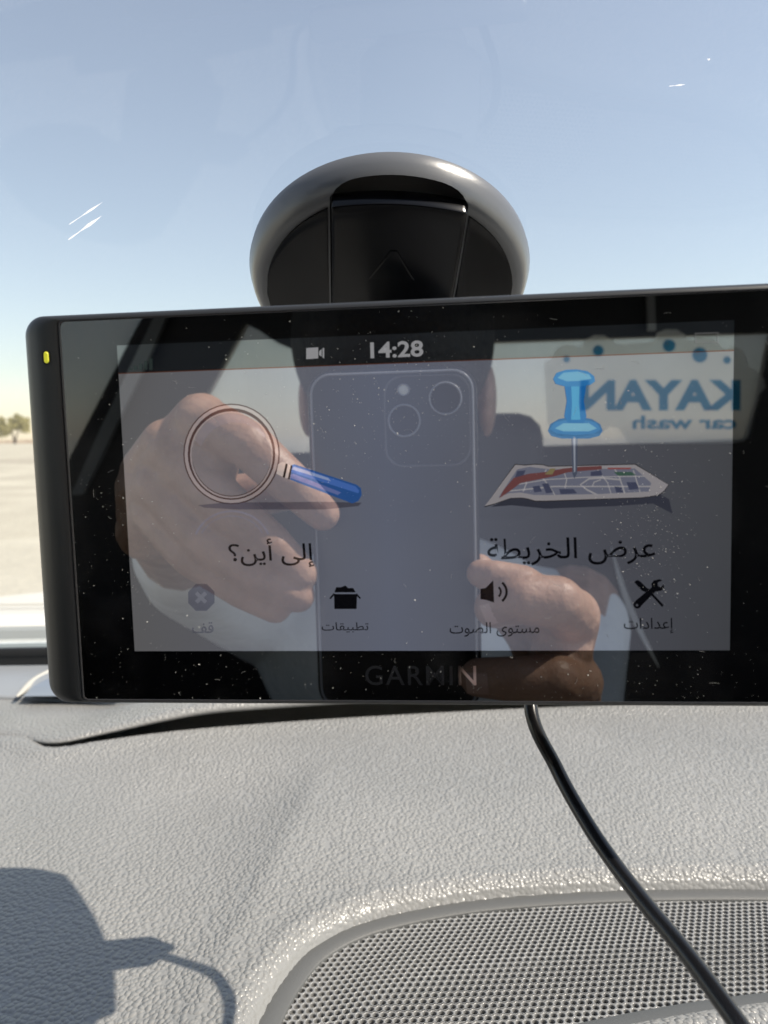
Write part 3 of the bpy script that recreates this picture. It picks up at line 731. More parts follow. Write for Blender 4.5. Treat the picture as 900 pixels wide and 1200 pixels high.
def strip(pts, w): # pixel polyline to a band
    P_ = [Vector((x, y)) for x, y in pts]; up, dn = [], []
    for i, p in enumerate(P_):
        t = (P_[min(i+1, len(P_)-1)]-P_[max(i-1, 0)]).normalized(); n_ = Vector((-t.y, t.x)); up.append(tuple(p+n_*w/2)); dn.append(tuple(p-n_*w/2))
    return up+dn[::-1]
roads = [([(590, 576), (620, 573), (650, 570), (700, 570), (762, 570)], 1.6), ([(640, 550), (636, 560), (645, 572), (650, 580)], 1.6),
         ([(700, 580), (688, 574), (680, 568), (690, 561), (705, 560), (726, 562)], 2), ([(694, 570), (696, 565), (704, 562)], 1.4), ([(660, 551), (664, 562), (662, 572)], 1.3),
         ([(720, 549), (726, 560), (732, 578)], 1.6), ([(742, 551), (746, 564), (750, 577)], 1.4), ([(611, 555), (617, 566), (613, 576)], 1.6), ([(700, 550), (712, 566), (716, 579)], 1.2), ([(604, 568), (640, 562), (690, 559), (755, 558)], 1.2)]
merge('map_roads', [flat('t', pix(strip(*r_)), rz, M_road, None) for r_ in roads], mp_)
M_blk = lcd('map_dark_block', (.045, .05, .085))
merge('map_dark_blocks', [flat('t', pix(q_), rz+.00002, M_blk, None) for q_ in ([(606, 552), (616, 551), (612, 560), (602, 563)], [(635, 567), (642, 566), (648, 577), (640, 578)], [(692, 553), (704, 551), (706, 557), (692, 558)], [(734, 565), (745, 565), (749, 573), (737, 574)], [(720, 570), (728, 571), (730, 577), (722, 577)], [(655, 573), (672, 573), (676, 578), (657, 579)], [(624, 570), (632, 569), (635, 576), (626, 577)])], mp_)
flat('map_route', pix([(585, 584), (590, 574), (602, 560), (620, 555), (640, 553), (660, 549), (680, 547), (705, 546), (705, 550), (680, 552), (665, 553.5), (650, 558), (630, 562), (610, 566), (598, 575)]), rz+.00004, lcd('route_red', (.12, .045, .045)), mp_)
flat('map_patch', pix([(638, 556), (645, 549), (651, 549), (647, 556)]), rz+.00005, lcd('patch_yellow', (.17, .14, .07)), mp_)
flat('map_patch', pix([(719, 553), (740, 553), (745, 557), (724, 557.5)]), rz+.00005, lcd('patch_green', (.04, .08, .06)), mp_)
flat('map_patch', pix([(712, 548), (740, 548), (738, 550), (712, 550)]), rz+.00005, lcd('patch_red', (.2, .06, .06)), mp_)
pin = bpy.data.objects.new('push_pin_picture', None); link(pin, disp)
PB = lambda n_, e: lcd(n_, e)
zz = .00026
flat('pin_needle', pix([(669.5, 508), (677, 508), (676, 555), (673, 561), (670.5, 555)]), zz, PB('needle_dark', (.06, .07, .10)), pin)
flat('needle_gleam', pix([(671.5, 512), (674, 512), (674, 552), (672.5, 554)]), zz+.00002, PB('needle_light', (.25, .27, .32)), pin)
flat('pin_flange', pix([(642, 505), (645, 497), (655, 491), (674, 488), (693, 491), (703, 497), (706, 505), (702, 511), (690, 514), (658, 514), (646, 511)]), zz+.00002, PB('pin_dark_blue', (.01, .05, .13)), pin)
flat('pin_flange_top', pix([(644, 503), (650, 495), (674, 490), (698, 495), (704, 503), (696, 508), (674, 510), (652, 508)]), zz+.00004, PB('pin_mid_blue', (.02, .10, .24)), pin)
flat('flange_gleam', pix([(650, 502), (660, 496), (690, 496), (699, 502), (690, 505.5), (660, 505.5)]), zz+.00006, PB('pin_pale_blue', (.10, .25, .36)), pin)
flat('pin_neck', pix([(661, 450), (687, 450), (684, 470), (687, 488), (684, 496), (666, 496), (661, 488), (664, 470)]), zz+.00008, PB('pin_neck_blue', (.01, .08, .22)), pin)
flat('neck_gleam', pix([(669, 452), (679, 452), (678, 472), (680, 492), (669, 492), (670, 472)]), zz+.0001, PB('pin_neck_light', (.04, .20, .36)), pin)
flat('pin_cap', pix([(648, 444), (652, 437), (663, 433.5), (675, 433), (688, 435), (696, 441), (697, 447), (692, 451), (680, 453), (662, 453), (651, 450)]), zz+.00012, PB('pin_cap_blue', (.02, .11, .26)), pin)
flat('cap_gleam', pix([(653, 443), (660, 437), (676, 435.5), (690, 439), (693, 444), (680, 446.5), (664, 447)]), zz+.00014, PB('pin_cap_light', (.09, .24, .36)), pin)
# --- row of icons
g = [flat('t', pix([(391.5, 696), (418.5, 696), (418, 713.5), (392, 713.5)]), Z3, K, None),
     flat('t', pix([(392, 694), (394, 688), (400, 688), (402, 687), (405, 686), (408, 689), (414, 689), (417, 694)]), Z3, K, None),
     flat('t', pix([(391, 695), (386, 701), (387.5, 702), (393, 696)]), Z3, K, None), flat('t', pix([(418, 695), (423, 700.5), (421.8, 702), (417, 697)]), Z3, K, None)]
merge('apps_icon', g, disp)
g = [flat('t', pix([(563, 690), (569, 689), (578, 680), (579, 706), (570, 703), (563, 702)]), Z3, K, None)]
for r_, w in ((8, 2.3), (15, 2.8)): g.append(flat('t', pix([(581+x-581, y) for x, y in arcband(580, 693.5, r_, r_*1.0, w, -52, 52)]), Z3, K, None))
merge('volume_icon', g, disp)
g = [flat('t', pix([(743, 682), (746.5, 679.5), (750, 681), (759, 690), (757, 694), (752, 692)]), Z3, K, None), flat('t', pix([(757, 691), (759, 689), (777.5, 709), (776, 711.5)]), Z3, K, None),
     flat('t', pix(ell(746.8, 708.5, 4.6, 4.6, 16)), Z3, K, None, [pix(ell(746.3, 709, 1.5, 1.5, 8))]), flat('t', pix([(744.5, 704), (766, 686), (771, 690), (750, 711)]), Z3+.00001, K, None),
     flat('t', pix([(764, 690), (763, 684), (766, 680), (773, 678.5), (776, 680), (770.5, 682.5), (771, 687), (774.5, 688), (777.5, 684.5), (778, 688), (775, 692), (769, 693)]), Z3+.00002, K, None)]
merge('settings_icon', g, disp)
g = [flat('t', pix(ell(236, 700, 16.5, 17, 8, 22.5, 382.5)), Z3, M_faint, None)]
for an in (45, -45):
    c_, s_ = math.cos(R(an)), math.sin(R(an)); q_ = [(-8, -2.3), (8, -2.3), (8, 2.3), (-8, 2.3)]
    g.append(flat('t', pix([(236+x*c_-y*s_, 700+x*s_+y*c_) for x, y in q_]), Z4+(.00001 if an > 0 else 0), M_faintx, None))
merge('stop_icon', g, disp)
# maker's lettering in mirror ink
M_ink = mat('silver_print', (.75, .75, .77), .06, metal=1)
o = text('maker_lettering', 'GARMIN', (428, 780, 558, 803), M_ink, .00006, .004, 1.12); o.parent = dev
# fingerprint smear: faint cloud of fine ridges upper right
# dust
def dust():
    rd = random.Random(11); vs, fs = [], []
    for k in range(1500):
        if k < 260: px_, py_ = rd.uniform(80, 890), rd.uniform(765, 818)
        elif k < 760: px_, py_ = rd.gauss(470, 110), rd.gauss(480, 60)
        elif k < 950: px_, py_ = rd.gauss(150, 40), rd.gauss(640, 90)
        else: px_, py_ = rd.uniform(80, 895), rd.uniform(350, 818)
        if k > 1100: px_, py_ = rd.gauss(760, 30), rd.gauss(610, 60)
        u, v_ = pp(px_, py_)
        if not (gl_x0+.0005 < u < gl_x1-.0005 and gl_y0+.0003 < v_ < gl_y1-.0005): continue
        s = .00003+.00007*rd.random()**5; st = 1+rd.random()**3*2.2; an = rd.uniform(0, 3.14); b = len(vs)
        c_, s_ = math.cos(an), math.sin(an)
        for q_ in ((st, 0, .2), (-st, 0, .2), (0, 1, .1), (0, -1, .1), (.2, .1, 1.5), (0, 0, -.6)):
            x, y = q_[0]*s, q_[1]*s; vs.append((u+x*c_-y*s_, v_+x*s_+y*c_, .0003+q_[2]*s))
        fs += [(b, b+2, b+4), (b+2, b+1, b+4), (b+1, b+3, b+4), (b+3, b, b+4), (b+2, b, b+5), (b+1, b+2, b+5), (b+3, b+1, b+5), (b, b+3, b+5)]
    return vs, fs
def lint():
    rd = random.Random(5); vs, fs = [], []
    for k in range(46):
        u, v_ = rd.uniform(gl_x0+.004, gl_x1-.004), rd.uniform(gl_y0+.002, gl_y1-.002); a = rd.uniform(0, 6.28); pts_ = []
        L_ = rd.uniform(.0006, .0024); cu = rd.uniform(-1.6, 1.6)
        for q in range(6): pts_.append(Vector((u, v_, .00042))); u += math.cos(a)*L_/5; v_ += math.sin(a)*L_/5; a += cu/5
        v2, f2 = tube(pts_, .000022, 4); b = len(vs); vs += v2; fs += [tuple(i+b for i in q) for q in f2]
    return vs, fs
v, f = lint(); tag(meshobj('lint', v, f, mat('lint_grey', (.45, .45, .43), .7), dev), kind='stuff')
v, f = dust(); tag(meshobj('dust', v, f, mat('dust_white', (.6, .6, .57), .7), dev), kind='stuff')

# ================================================================== SUCTION MOUNT
C0 = CAM + Vector((.0018, .262, .0540))
ax = Vector((0, -math.sin(R(33)), -math.cos(R(33)))); up_ = Vector((0, -math.cos(R(33)), math.sin(R(33)))); rt = Vector((1, 0, 0))
up_ = (up_ + rt*.05).normalized(); rt = up_.cross(ax).normalized()
if rt.x < 0: rt = -rt
MM = Matrix(((rt.x, up_.x, ax.x, C0.x), (rt.y, up_.y, ax.y, C0.y), (rt.z, up_.z, ax.z, C0.z), (0, 0, 0, 1)))
if MM.determinant() < 0: MM = Matrix(((rt.x, up_.x, ax.x, C0.x), (rt.y, up_.y, ax.y, C0.y), (rt.z, up_.z, ax.z, C0.z), (0, 0, 0, 1)))
mount = empty('suction_mount', 'round black suction mount with lever stuck to the windscreen above the device', 'suction mount', mat=MM)
def lathe(prof_, n=96):
    rings = [[Vector((r_*math.cos(2*math.pi*k/n), r_*math.sin(2*math.pi*k/n), z)) for k in range(n)] for r_, z in prof_]
    return rings
RB = .0455
prof_ = [(.040, -.002), (RB, -.002), (RB+.0003, .0005), (.0453, .0022), (.0447, .0042), (.0438, .0060), (.0427, .0073), (.0416, .0080), (.0408, .0082), (.030, .0092), (.018, .0100), (.006, .0103)]
v, f = loft(lathe(prof_), cap0=True, cap1=True)
housing = meshobj('cup_housing', v, f, M_satin, mount)
# cut the slot for the lever
def cutter(profile_xy, z0, z1):
    n = len(profile_xy); vs = [Vector((x, y, z0)) for x, y in profile_xy]+[Vector((x, y, z1)) for x, y in profile_xy]
    fs = [tuple(range(n))[::-1], tuple(range(n, 2*n))]+[(i, (i+1) % n, (i+1) % n+n, i+n) for i in range(n)]
    return meshobj('cutter', vs, fs, None)
def boolean(o, c):
    bm = bmesh.new(); bm.from_mesh(c.data); bmesh.ops.recalc_face_normals(bm, faces=bm.faces); bm.to_mesh(c.data); bm.free()
    bm = bmesh.new(); bm.from_mesh(o.data); bmesh.ops.recalc_face_normals(bm, faces=bm.faces); bm.to_mesh(o.data); bm.free()
    bake(o, ('BOOLEAN', dict(operation='DIFFERENCE', object=c, solver='EXACT'))); bpy.data.objects.remove(c)
arc_ = [(x, math.sqrt(.0440**2-x*x)-.0022*(abs(x-.00075)/.01975)**10) for x in np.linspace(.0205, -.0190, 24)]
c_ = cutter([(-.0190, -.060), (.0205, -.060)]+arc_, .0012, .03); c_.matrix_world = MM; boolean(housing, c_)
autosmooth(housing, 32)
# wings: black glossy side faces set into the front
def disc_piece(name, xa, xb, m, R_=.0396, z0=.0092, ytop=None, th=.0012, dome=.0012, n=26):
    vs, fs = [], []
    xs = np.linspace(xa, xb, n)
    ring_ = []
    for x in xs: ring_.append((x, math.sqrt(max(R_*R_-x*x, 1e-8))))
    if ytop is not None: ring_ = [(x, min(y, ytop(x))) for x, y in ring_]
    bot = [(x, -math.sqrt(max(R_*R_-x*x, 1e-8))) for x in xs]
    rows = 14
    def zf(x, y): return z0 + dome*(1-(x*x+y*y)/(R_*R_))
    for j in range(rows):
        t = j/(rows-1)
        for i in range(n):
            y = bot[i][1]+(ring_[i][1]-bot[i][1])*t; vs.append(Vector((xs[i], y, zf(xs[i], y))))
    for j in range(rows-1):
        for i in range(n-1): fs.append((j*n+i, j*n+i+1, (j+1)*n+i+1, (j+1)*n+i))
    o = meshobj(name, vs, fs, m, mount, True)
    bake(o, ('SOLIDIFY', dict(thickness=th, offset=-1)), ('BEVEL', dict(width=.0007, segments=2, limit_method='ANGLE', angle_limit=R(40))))
    autosmooth(o, 40); return o
disc_piece('side_cover', -.0396, -.0196, M_gloss, z0=.0092)
disc_piece('side_cover', .0211, .0396, M_gloss, z0=.0092)
lever = disc_piece('lever', -.0186, .0201, M_gloss, R_=.045, z0=.0112, ytop=lambda x: .0392-6*x*x, th=.006, dome=.0010)
# raised arrow on the lever
tri = [(-.0072, .0110), (.0072, .0110), (.0010, .0225), (-.0010, .0225)]
zt = .0122
v_ = [Vector((x, y, zt)) for x, y in tri]+[Vector((x*.86, .0162+(y-.0162)*.86, zt+.0001)) for x, y in tri]
o = meshobj('arrow_mark', v_, [(i, (i+1) % 4, (i+1) % 4+4, i+4) for i in range(4)]+[(4, 5, 6, 7)], M_gloss, lever); autosmooth(o, 10)
# suction pad against the glass
v, f = loft(lathe([(.001, -.0045), (.038, -.0042), (.0440, -.0036), (.0452, -.0024), (.0400, -.0018)])); meshobj('suction_pad', v, f, M_rubber, mount, True)
#bm = bmesh.new(); box(bm, (RB*.86, RB*.56, .001), (.006, .008, .0015), Matrix.Rotation(R(33), 4, 'Z'), bev=.0004); from_bm('pull_tab', bm, M_rubber, mount)
# arm, ball and cradle behind the device
inv = MM.inverted()
back_c = DEV @ Vector((.002, -.002, -.0225))
pa = MM @ Vector((.012, -.033, .002)); pb = back_c - nw*.022
v, f = tube(catmull([pa, pa*.5+pb*.5+Vector((0, .004, -.004)), pb], 6), [.0145+.0009*min(i, 9) for i in range(13)], 20)
meshobj('arm', v, f, M_satin, mount, True, True)
bm = bmesh.new(); bmesh.ops.create_uvsphere(bm, u_segments=24, v_segments=16, radius=.018); bmesh.ops.translate(bm, vec=inv @ pb, verts=bm.verts); from_bm('ball_joint', bm, M_satin, mount, True)
bm = bmesh.new(); box(bm, (0, 0, 0), (.075, .052, .010), bev=.003)
rotm = inv @ Matrix.Translation(back_c - nw*.0055 + nw*.0) @ DEV.to_3x3().to_4x4()
bmesh.ops.transform(bm, matrix=rotm, verts=bm.verts); o = from_bm('cradle', bm, M_satin, mount); autosmooth(o)

# ================================================================== POWER CABLE
def apx(px, py, z): # pixel at forward distance z
    return CAM + cw((px-450)/F*z, -(py-600)/F*z, z)
plug = CAM + Vector((.017, .255, -.040))
cp_ = [plug, plug+Vector((.012, -.001, .001)), CAM+Vector((.044, .240, -.046)), CAM+Vector((.047, .224, -.056)), apx(622, 828, .208), apx(652, 900, .201), apx(685, 960, .191), apx(717, 1008, .181), apx(757, 1060, .168), apx(800, 1112, .155), apx(845, 1172, .142), apx(890, 1235, .131), apx(960, 1330, .12), apx(1080, 1480, .13)]
pts = catmull(cp_, 10)
v, f = tube(pts, .00185, 20); cab = meshobj('power_cable', v, f, M_cable, None, True)
tag(cab, 'thin black power cable hanging from behind the device across the speaker grille', 'cable')
t0 = (pts[3]-pts[0]).normalized()
v, f = tube([plug-t0*.008, plug-t0*.0075, plug+t0*.008, plug+t0*.009, plug+t0*.018], [.0080, .0092, .0092, .0075, .0028], 16); meshobj('plug', v, f, M_rubber, cab, True)

# ================================================================== PHONE (behind the lens, seen in the glass)
PH = .0045
pc = V(459, 600, PH)
M_case = mat('phone_case', (.004, .005, .009), .3); noise_bump(M_case, 2000, .1, .0001)
fx = r1w; fz = nw
tl, br = V(358, 431, PH), V(559, 431, PH)
pw = abs((br-tl).dot(r1w)); phh = .158
top_c = (tl+br)/2; ctr_p = top_c - Vector(r2w)*phh/2
PM = Matrix(((-r1w.x, r2w.x, -nw.x, ctr_p.x), (-r1w.y, r2w.y, -nw.y, ctr_p.y), (-r1w.z, r2w.z, -nw.z, ctr_p.z), (0, 0, 0, 1)))
phone = empty('smartphone', 'dark smartphone in a slim case held up by two hands, mirrored in the glass', 'smartphone', mat=PM)
PI_ = PM.inverted()
rr = rrect(-pw/2, pw/2, -phh/2, phh/2, .011, 8)
def sc_(d): return rrect(-pw/2+d, pw/2-d, -phh/2+d, phh/2-d, .011-d, 8)
v, f = loft([[Vector((*p, z)) for p in sc_(d)] for d, z in ((.0025, -.0105), (.0006, -.0095), (0, -.007), (0, -.003), (.0006, -.0008), (.0022, 0))], cap0=True, cap1=True)
o = meshobj('case', v, f, M_case, phone, True); autosmooth(o, 40)
M_caseedge = mat('case_rim', (.30, .32, .36), .3)
def ringp(c, r0, r1_, z0, z1, m, name, par=phone):
    n = 32; prof = [(r1_, z0), (r1_, z1), ((r0+r1_)/2, z1+.0003), (r0, z1), (r0, z0)]
    v, f = loft([[Vector((c.x+a*math.cos(2*math.pi*k/n), c.y+a*math.sin(2*math.pi*k/n), z)) for k in range(n)] for a, z in prof]); return meshobj(name, v, f, m, par, True)
v, f = loft([[Vector((*p, z)) for p in sc_(d)] for d, z in ((.0016, .0001), (.0018, .0007), (.0024, .0007), (.0027, .0001))]); meshobj('case_lip', v, f, M_caseedge, phone, True)
lens_c = [PI_ @ V(522, 467, PH), PI_ @ V(474, 493, PH)]
for c in lens_c:
    ringp(c, .0066, .0074, 0, .0016, M_caseedge, 'lens_ring')
    v, f = loft([[Vector((c.x+a*math.cos(2*math.pi*k/24), c.y+a*math.sin(2*math.pi*k/24), z)) for k in range(24)] for a, z in ((.0065, .0012), (.001, .0012))], cap1=True)
    meshobj('lens_glass', v, f, mat('lens_black', (.004, .004, .006), .03), phone)
c = PI_ @ V(473, 457, PH)
ringp(c, .0022, .0028, 0, .0009, M_caseedge, 'flash_ring')
v, f = loft([[Vector((c.x+a*math.cos(2*math.pi*k/20), c.y+a*math.sin(2*math.pi*k/20), z)) for k in range(20)] for a, z in ((.0022, .0006), (.001, .0009), (.0001, .001))], cap1=True)
meshobj('flash_lens', v, f, mat('flash_white', (.75, .76, .72), .3), phone, True)
# plateau outline round the lenses
a0, a1 = PI_ @ V(449, 441, PH), PI_ @ V(551, 441, PH); b0 = PI_ @ V(449, 548, PH)
x0_, x1_ = sorted((a0.x, a1.x)); y1_, y0_ = a0.y, b0.y
def rp(d, z): return [Vector((*p, z)) for p in rrect(x0_+d, x1_-d, y0_+d, y1_-d, .008, 8)]
v, f = loft([rp(0, .0001), rp(.0002, .0006), rp(.0006, .0006), rp(.0008, .0001)]); meshobj('lens_plateau_rim', v, f, mat('rim_grey', (.12, .125, .14), .35), phone, True)

# ================================================================== PERSON
person = empty('person', 'person in a white robe holding a phone with both hands, mirrored in the dark glass', 'person', (-.088, -.45, .35))
def capsule_bm(bm, a, b, ra, rb, n=14):
    a, b = Vector(a), Vector(b); d = b-a; Lh = max(d.length, 1e-5); t = d/Lh; u = t.orthogonal().normalized(); w = t.cross(u)
    rings = []
    for k in range(1, 5): an = math.pi/2*k/4; rings.append((a-t*ra*math.cos(an), ra*math.sin(an)))
    for k in range(0, 4): an = math.pi/2*k/4; rings.append((b+t*rb*math.sin(an), rb*math.cos(an)))
    prev = None; p0 = bm.verts.new(a-t*ra); p1 = bm.verts.new(b+t*rb)
    for c, r_ in rings:
        cur = [bm.verts.new(c+(u*math.cos(2*math.pi*k/n)+w*math.sin(2*math.pi*k/n))*r_) for k in range(n)]
        if prev is None:
            for k in range(n): bm.faces.new((p0, cur[(k+1) % n], cur[k]))
        else:
            for k in range(n): bm.faces.new((prev[k], prev[(k+1) % n], cur[(k+1) % n], cur[k]))
        prev = cur
    for k in range(n): bm.faces.new((p1, prev[k], prev[(k+1) % n]))
def ellipsoid(bm, c, s, rot=None):
    r_ = bmesh.ops.create_uvsphere(bm, u_segments=24, v_segments=16, radius=1); vs = r_['verts']
    bmesh.ops.scale(bm, vec=s, verts=vs)
    if rot is not None: bmesh.ops.transform(bm, matrix=rot, verts=vs)
    bmesh.ops.translate(bm, vec=c, verts=vs)
def chain(bm, pts, rs):
    for i in range(len(pts)-1): capsule_bm(bm, pts[i], pts[i+1], rs[i], rs[i+1])
M_skin = mat('skin', (.42, .235, .16), .45, sss=.15)
noise_col(M_skin, (.38, .225, .155), (.50, .315, .23), 60, 4)
_tc = N(M_skin, 'ShaderNodeTexCoord'); _n = N(M_skin, 'ShaderNodeTexNoise'); _n.inputs['Scale'].default_value = 180; _n.inputs['Detail'].default_value = 5
L(M_skin, _tc.outputs['Object'], _n.inputs['Vector']); bump(M_skin, _n.outputs[0], .8, .0012)
M_robe = mat('white_cotton', (.82, .84, .83), .85); noise_bump(M_robe, 25, .6, .01)
PL = Vector((-.088, -.45, .35))
bm = bmesh.new()
# --- left hand in the picture (fingers over the back of the phone)
f0 = -.006    # fingers lie just in front of the phone's back
def lh(px, py, s): return V(px, py, s)
chain(bm, [lh(236, 494, .002), lh(290, 520, -.010), lh(340, 566, -.010), lh(378, 602, -.003)], [.0125, .0108, .0098, .0080])
chain(bm, [lh(205, 530, .004), lh(262, 590, -.010), lh(318, 640, -.010), lh(352, 672, -.003)], [.0125, .0112, .0100, .0084])
chain(bm, [lh(188, 570, .008), lh(245, 634, -.007), lh(305, 676, -.008), lh(349, 698, -.003)], [.0120, .0108, .0094, .0080])
chain(bm, [lh(180, 600, .014), lh(225, 652, -.001), lh(285, 692, -.004), lh(323, 712, -.001)], [.0112, .0098, .0086, .0074])
# palm and back of the hand
for a_, b_, r_a, r_b in (((236, 494, .006), (185, 560, .03), .0135, .017), ((205, 530, .008), (180, 580, .034), .0135, .018), ((188, 570, .012), (178, 600, .036), .0135, .018), ((180, 600, .018), (172, 622, .040), .012, .016), ((215, 560, .006), (200, 610, .016), .014, .014), ((195, 520, .010), (178, 556, .03), .012, .016), ((230, 520, .004), (205, 590, .008), .013, .013), ((250, 545, .000), (225, 610, .004), .012, .012)):
    capsule_bm(bm, lh(*a_), lh(*b_), r_a, r_b)
# thumb on the screen side
chain(bm, [lh(200, 600, .034), lh(265, 585, .040), lh(330, 575, .030), lh(372, 570, .024)], [.014, .0125, .0105, .009])
wristL = lh(192, 612, .085); elbL = V(228, 668, .30)
chain(bm, [lh(185, 575, .03), wristL, elbL], [.021, .0245, .036])
# --- right hand in the picture
chain(bm, [V(668, 722, .010), V(652, 706, -.008), V(612, 702, -.010), V(580, 712, -.0045)], [.0125, .0120, .0112, .0095])
chain(bm, [V(636, 700, .008), V(612, 684, -.006), V(580, 676, -.006), V(563, 672, -.003)], [.0090, .0085, .0075, .0065])
chain(bm, [V(672, 800, .012), V(650, 796, -.008), V(605, 796, -.010), V(562, 794, -.0045)], [.0120, .0112, .0102, .0090])
chain(bm, [V(668, 856, .014), V(650, 850, -.006), V(605, 848, -.008), V(574, 846, -.003)], [.0110, .0102, .0094, .0082])
for a_, b_, r_a, r_b in (((668, 722, .012), (650, 770, .045), .014, .018), ((672, 800, .014), (655, 820, .045), .014, .018), ((668, 856, .016), (650, 850, .048), .013, .018), ((660, 760, .014), (650, 800, .03), .014, .016), ((636, 700, .010), (650, 740, .03), .010, .015)):
    capsule_bm(bm, V(*a_), V(*b_), r_a, r_b)
chain(bm, [V(650, 800, .045), V(620, 740, .040), V(585, 700, .030), V(560, 670, .024)], [.014, .0125, .0105, .009])
wristR = V(650, 850, .085); elbR = V(655, 900, .28)
chain(bm, [V(655, 815, .045), wristR, elbR], [.021, .025, .036])
# --- upper arms, torso, neck, head
SH = CAM.z - .165
hx, hy = -.088, -.34
chain(bm, [elbL, Vector((hx-.165, -.47, SH-.015))], [.040, .050])
chain(bm, [elbR, Vector((hx+.165, -.47, SH-.015))], [.040, .050])
for zt, sx in ((SH-.06, .165), (SH-.2, .155), (SH-.36, .14), (SH-.5, .155)): ellipsoid(bm, (hx, -.47, zt), (sx, .11, .12))
chain(bm, [Vector((hx, -.46, SH+.0)), Vector((hx, -.43, SH+.07))], [.060, .056])
hc = Vector((hx, hy, CAM.z+.045))
ellipsoid(bm, hc+Vector((0, 0, .02)), (.078, .098, .098)); ellipsoid(bm, hc+Vector((0, .018, -.045)), (.058, .070, .068)); ellipsoid(bm, hc+Vector((0, .055, -.085)), (.030, .026, .024))
ellipsoid(bm, hc+Vector((0, .094, -.020)), (.012, .018, .024)); ellipsoid(bm, hc+Vector((0, .105, -.034)), (.016, .012, .010))
for s_ in (-1, 1):
    ellipsoid(bm, hc+Vector((s_*.081, -.005, -.012)), (.008, .020, .032)); ellipsoid(bm, hc+Vector((s_*.032, .078, .012)), (.026, .014, .008))
    ellipsoid(bm, hc+Vector((s_*.012, .098, -.036)), (.008, .009, .007))
ellipsoid(bm, hc+Vector((0, .082, -.058)), (.024, .010, .005)); ellipsoid(bm, hc+Vector((0, .081, -.067)), (.020, .010, .006))
# thighs
chain(bm, [Vector((hx-.10, -.40, .66)), Vector((hx-.15, .02, .70))], [.085, .065]); chain(bm, [Vector((hx+.10, -.40, .66)), Vector((hx+.15, .02, .70))], [.085, .065])
ellipsoid(bm, (hx, -.44, .70), (.18, .15, .13))
bmesh.ops.translate(bm, vec=-PL, verts=bm.verts)
body = from_bm('body', bm, M_skin, person)
bake(body, ('REMESH', dict(mode='VOXEL', voxel_size=.0015)), ('SMOOTH', dict(factor=.5, iterations=3)))
body.data.materials.clear(); body.data.materials.append(M_skin); body.data.shade_smooth()
# eyes
M_eye = mat('eye', (.6, .6, .58), .1); M_iris = mat('iris', (.03, .015, .01), .1)
for s_ in (-1, 1):
    bm = bmesh.new(); bmesh.ops.create_uvsphere(bm, u_segments=16, v_segments=10, radius=.0125); bmesh.ops.translate(bm, vec=hc+Vector((s_*.032, .079, -.002))-PL, verts=bm.verts); e = from_bm('eye', bm, M_eye, person, True)
    bm = bmesh.new(); bmesh.ops.create_uvsphere(bm, u_segments=12, v_segments=8, radius=.0062); bmesh.ops.translate(bm, vec=hc+Vector((s_*.032, .0865, -.002))-PL, verts=bm.verts); from_bm('iris', bm, M_iris, e, True)
# hair
M_hair = mat('hair', (.012, .010, .009), .6); noise_bump(M_hair, 150, .8, .003)
bm = bmesh.new(); ellipsoid(bm, hc+Vector((0, .008, .040)), (.088, .108, .094)); ellipsoid(bm, hc+Vector((0, -.03, -.01)), (.082, .082, .08))
bmesh.ops.translate(bm, vec=-PL, verts=bm.verts); o = from_bm('hair', bm, M_hair, person); bake(o, ('REMESH', dict(mode='VOXEL', voxel_size=.005)), ('SMOOTH', dict(factor=.5, iterations=4))); o.data.shade_smooth()
o.data.materials.clear(); o.data.materials.append(M_hair)
bm = bmesh.new(); ellipsoid(bm, hc+Vector((0, .050, -.092)), (.040, .036, .026)); ellipsoid(bm, hc+Vector((-.045, .02, -.06)), (.02, .035, .04)); ellipsoid(bm, hc+Vector((.045, .02, -.06)), (.02, .035, .04))
bmesh.ops.translate(bm, vec=-PL, verts=bm.verts); o = from_bm('beard', bm, M_hair, person); bake(o, ('REMESH', dict(mode='VOXEL', voxel_size=.004)), ('SMOOTH', dict(factor=.5, iterations=3))); o.data.shade_smooth(); o.data.materials.clear(); o.data.materials.append(M_hair)
# robe
bm = bmesh.new()
for zt, sx in ((SH-.06, .175), (SH-.2, .165), (SH-.36, .155), (SH-.5, .18)): ellipsoid(bm, (hx, -.465, zt), (sx, .13, .13))
chain(bm, [Vector((hx-.12, -.465, SH-.03)), Vector((hx-.165, -.465, SH-.03)), elbL, wristL*.45+elbL*.55], [.065, .058, .046, .038])
chain(bm, [Vector((hx+.12, -.465, SH-.03)), Vector((hx+.165, -.465, SH-.03)), elbR, wristR*.72+elbR*.28], [.065, .058, .046, .040])
chain(bm, [Vector((hx, -.455, SH+.0)), Vector((hx, -.44, SH+.03))], [.070, .064])
chain(bm, [Vector((hx-.10, -.40, .67)), Vector((hx-.16, .02, .70))], [.11, .09]); chain(bm, [Vector((hx+.10, -.40, .67)), Vector((hx+.16, .02, .70))], [.11, .09]); ellipsoid(bm, (hx, -.42, .70), (.20, .17, .15))
bmesh.ops.translate(bm, vec=-PL, verts=bm.verts); o = from_bm('robe', bm, M_robe, person); bake(o, ('REMESH', dict(mode='VOXEL', voxel_size=.006)), ('SMOOTH', dict(factor=.6, iterations=6))); o.data.shade_smooth(); o.data.materials.clear(); o.data.materials.append(M_robe)
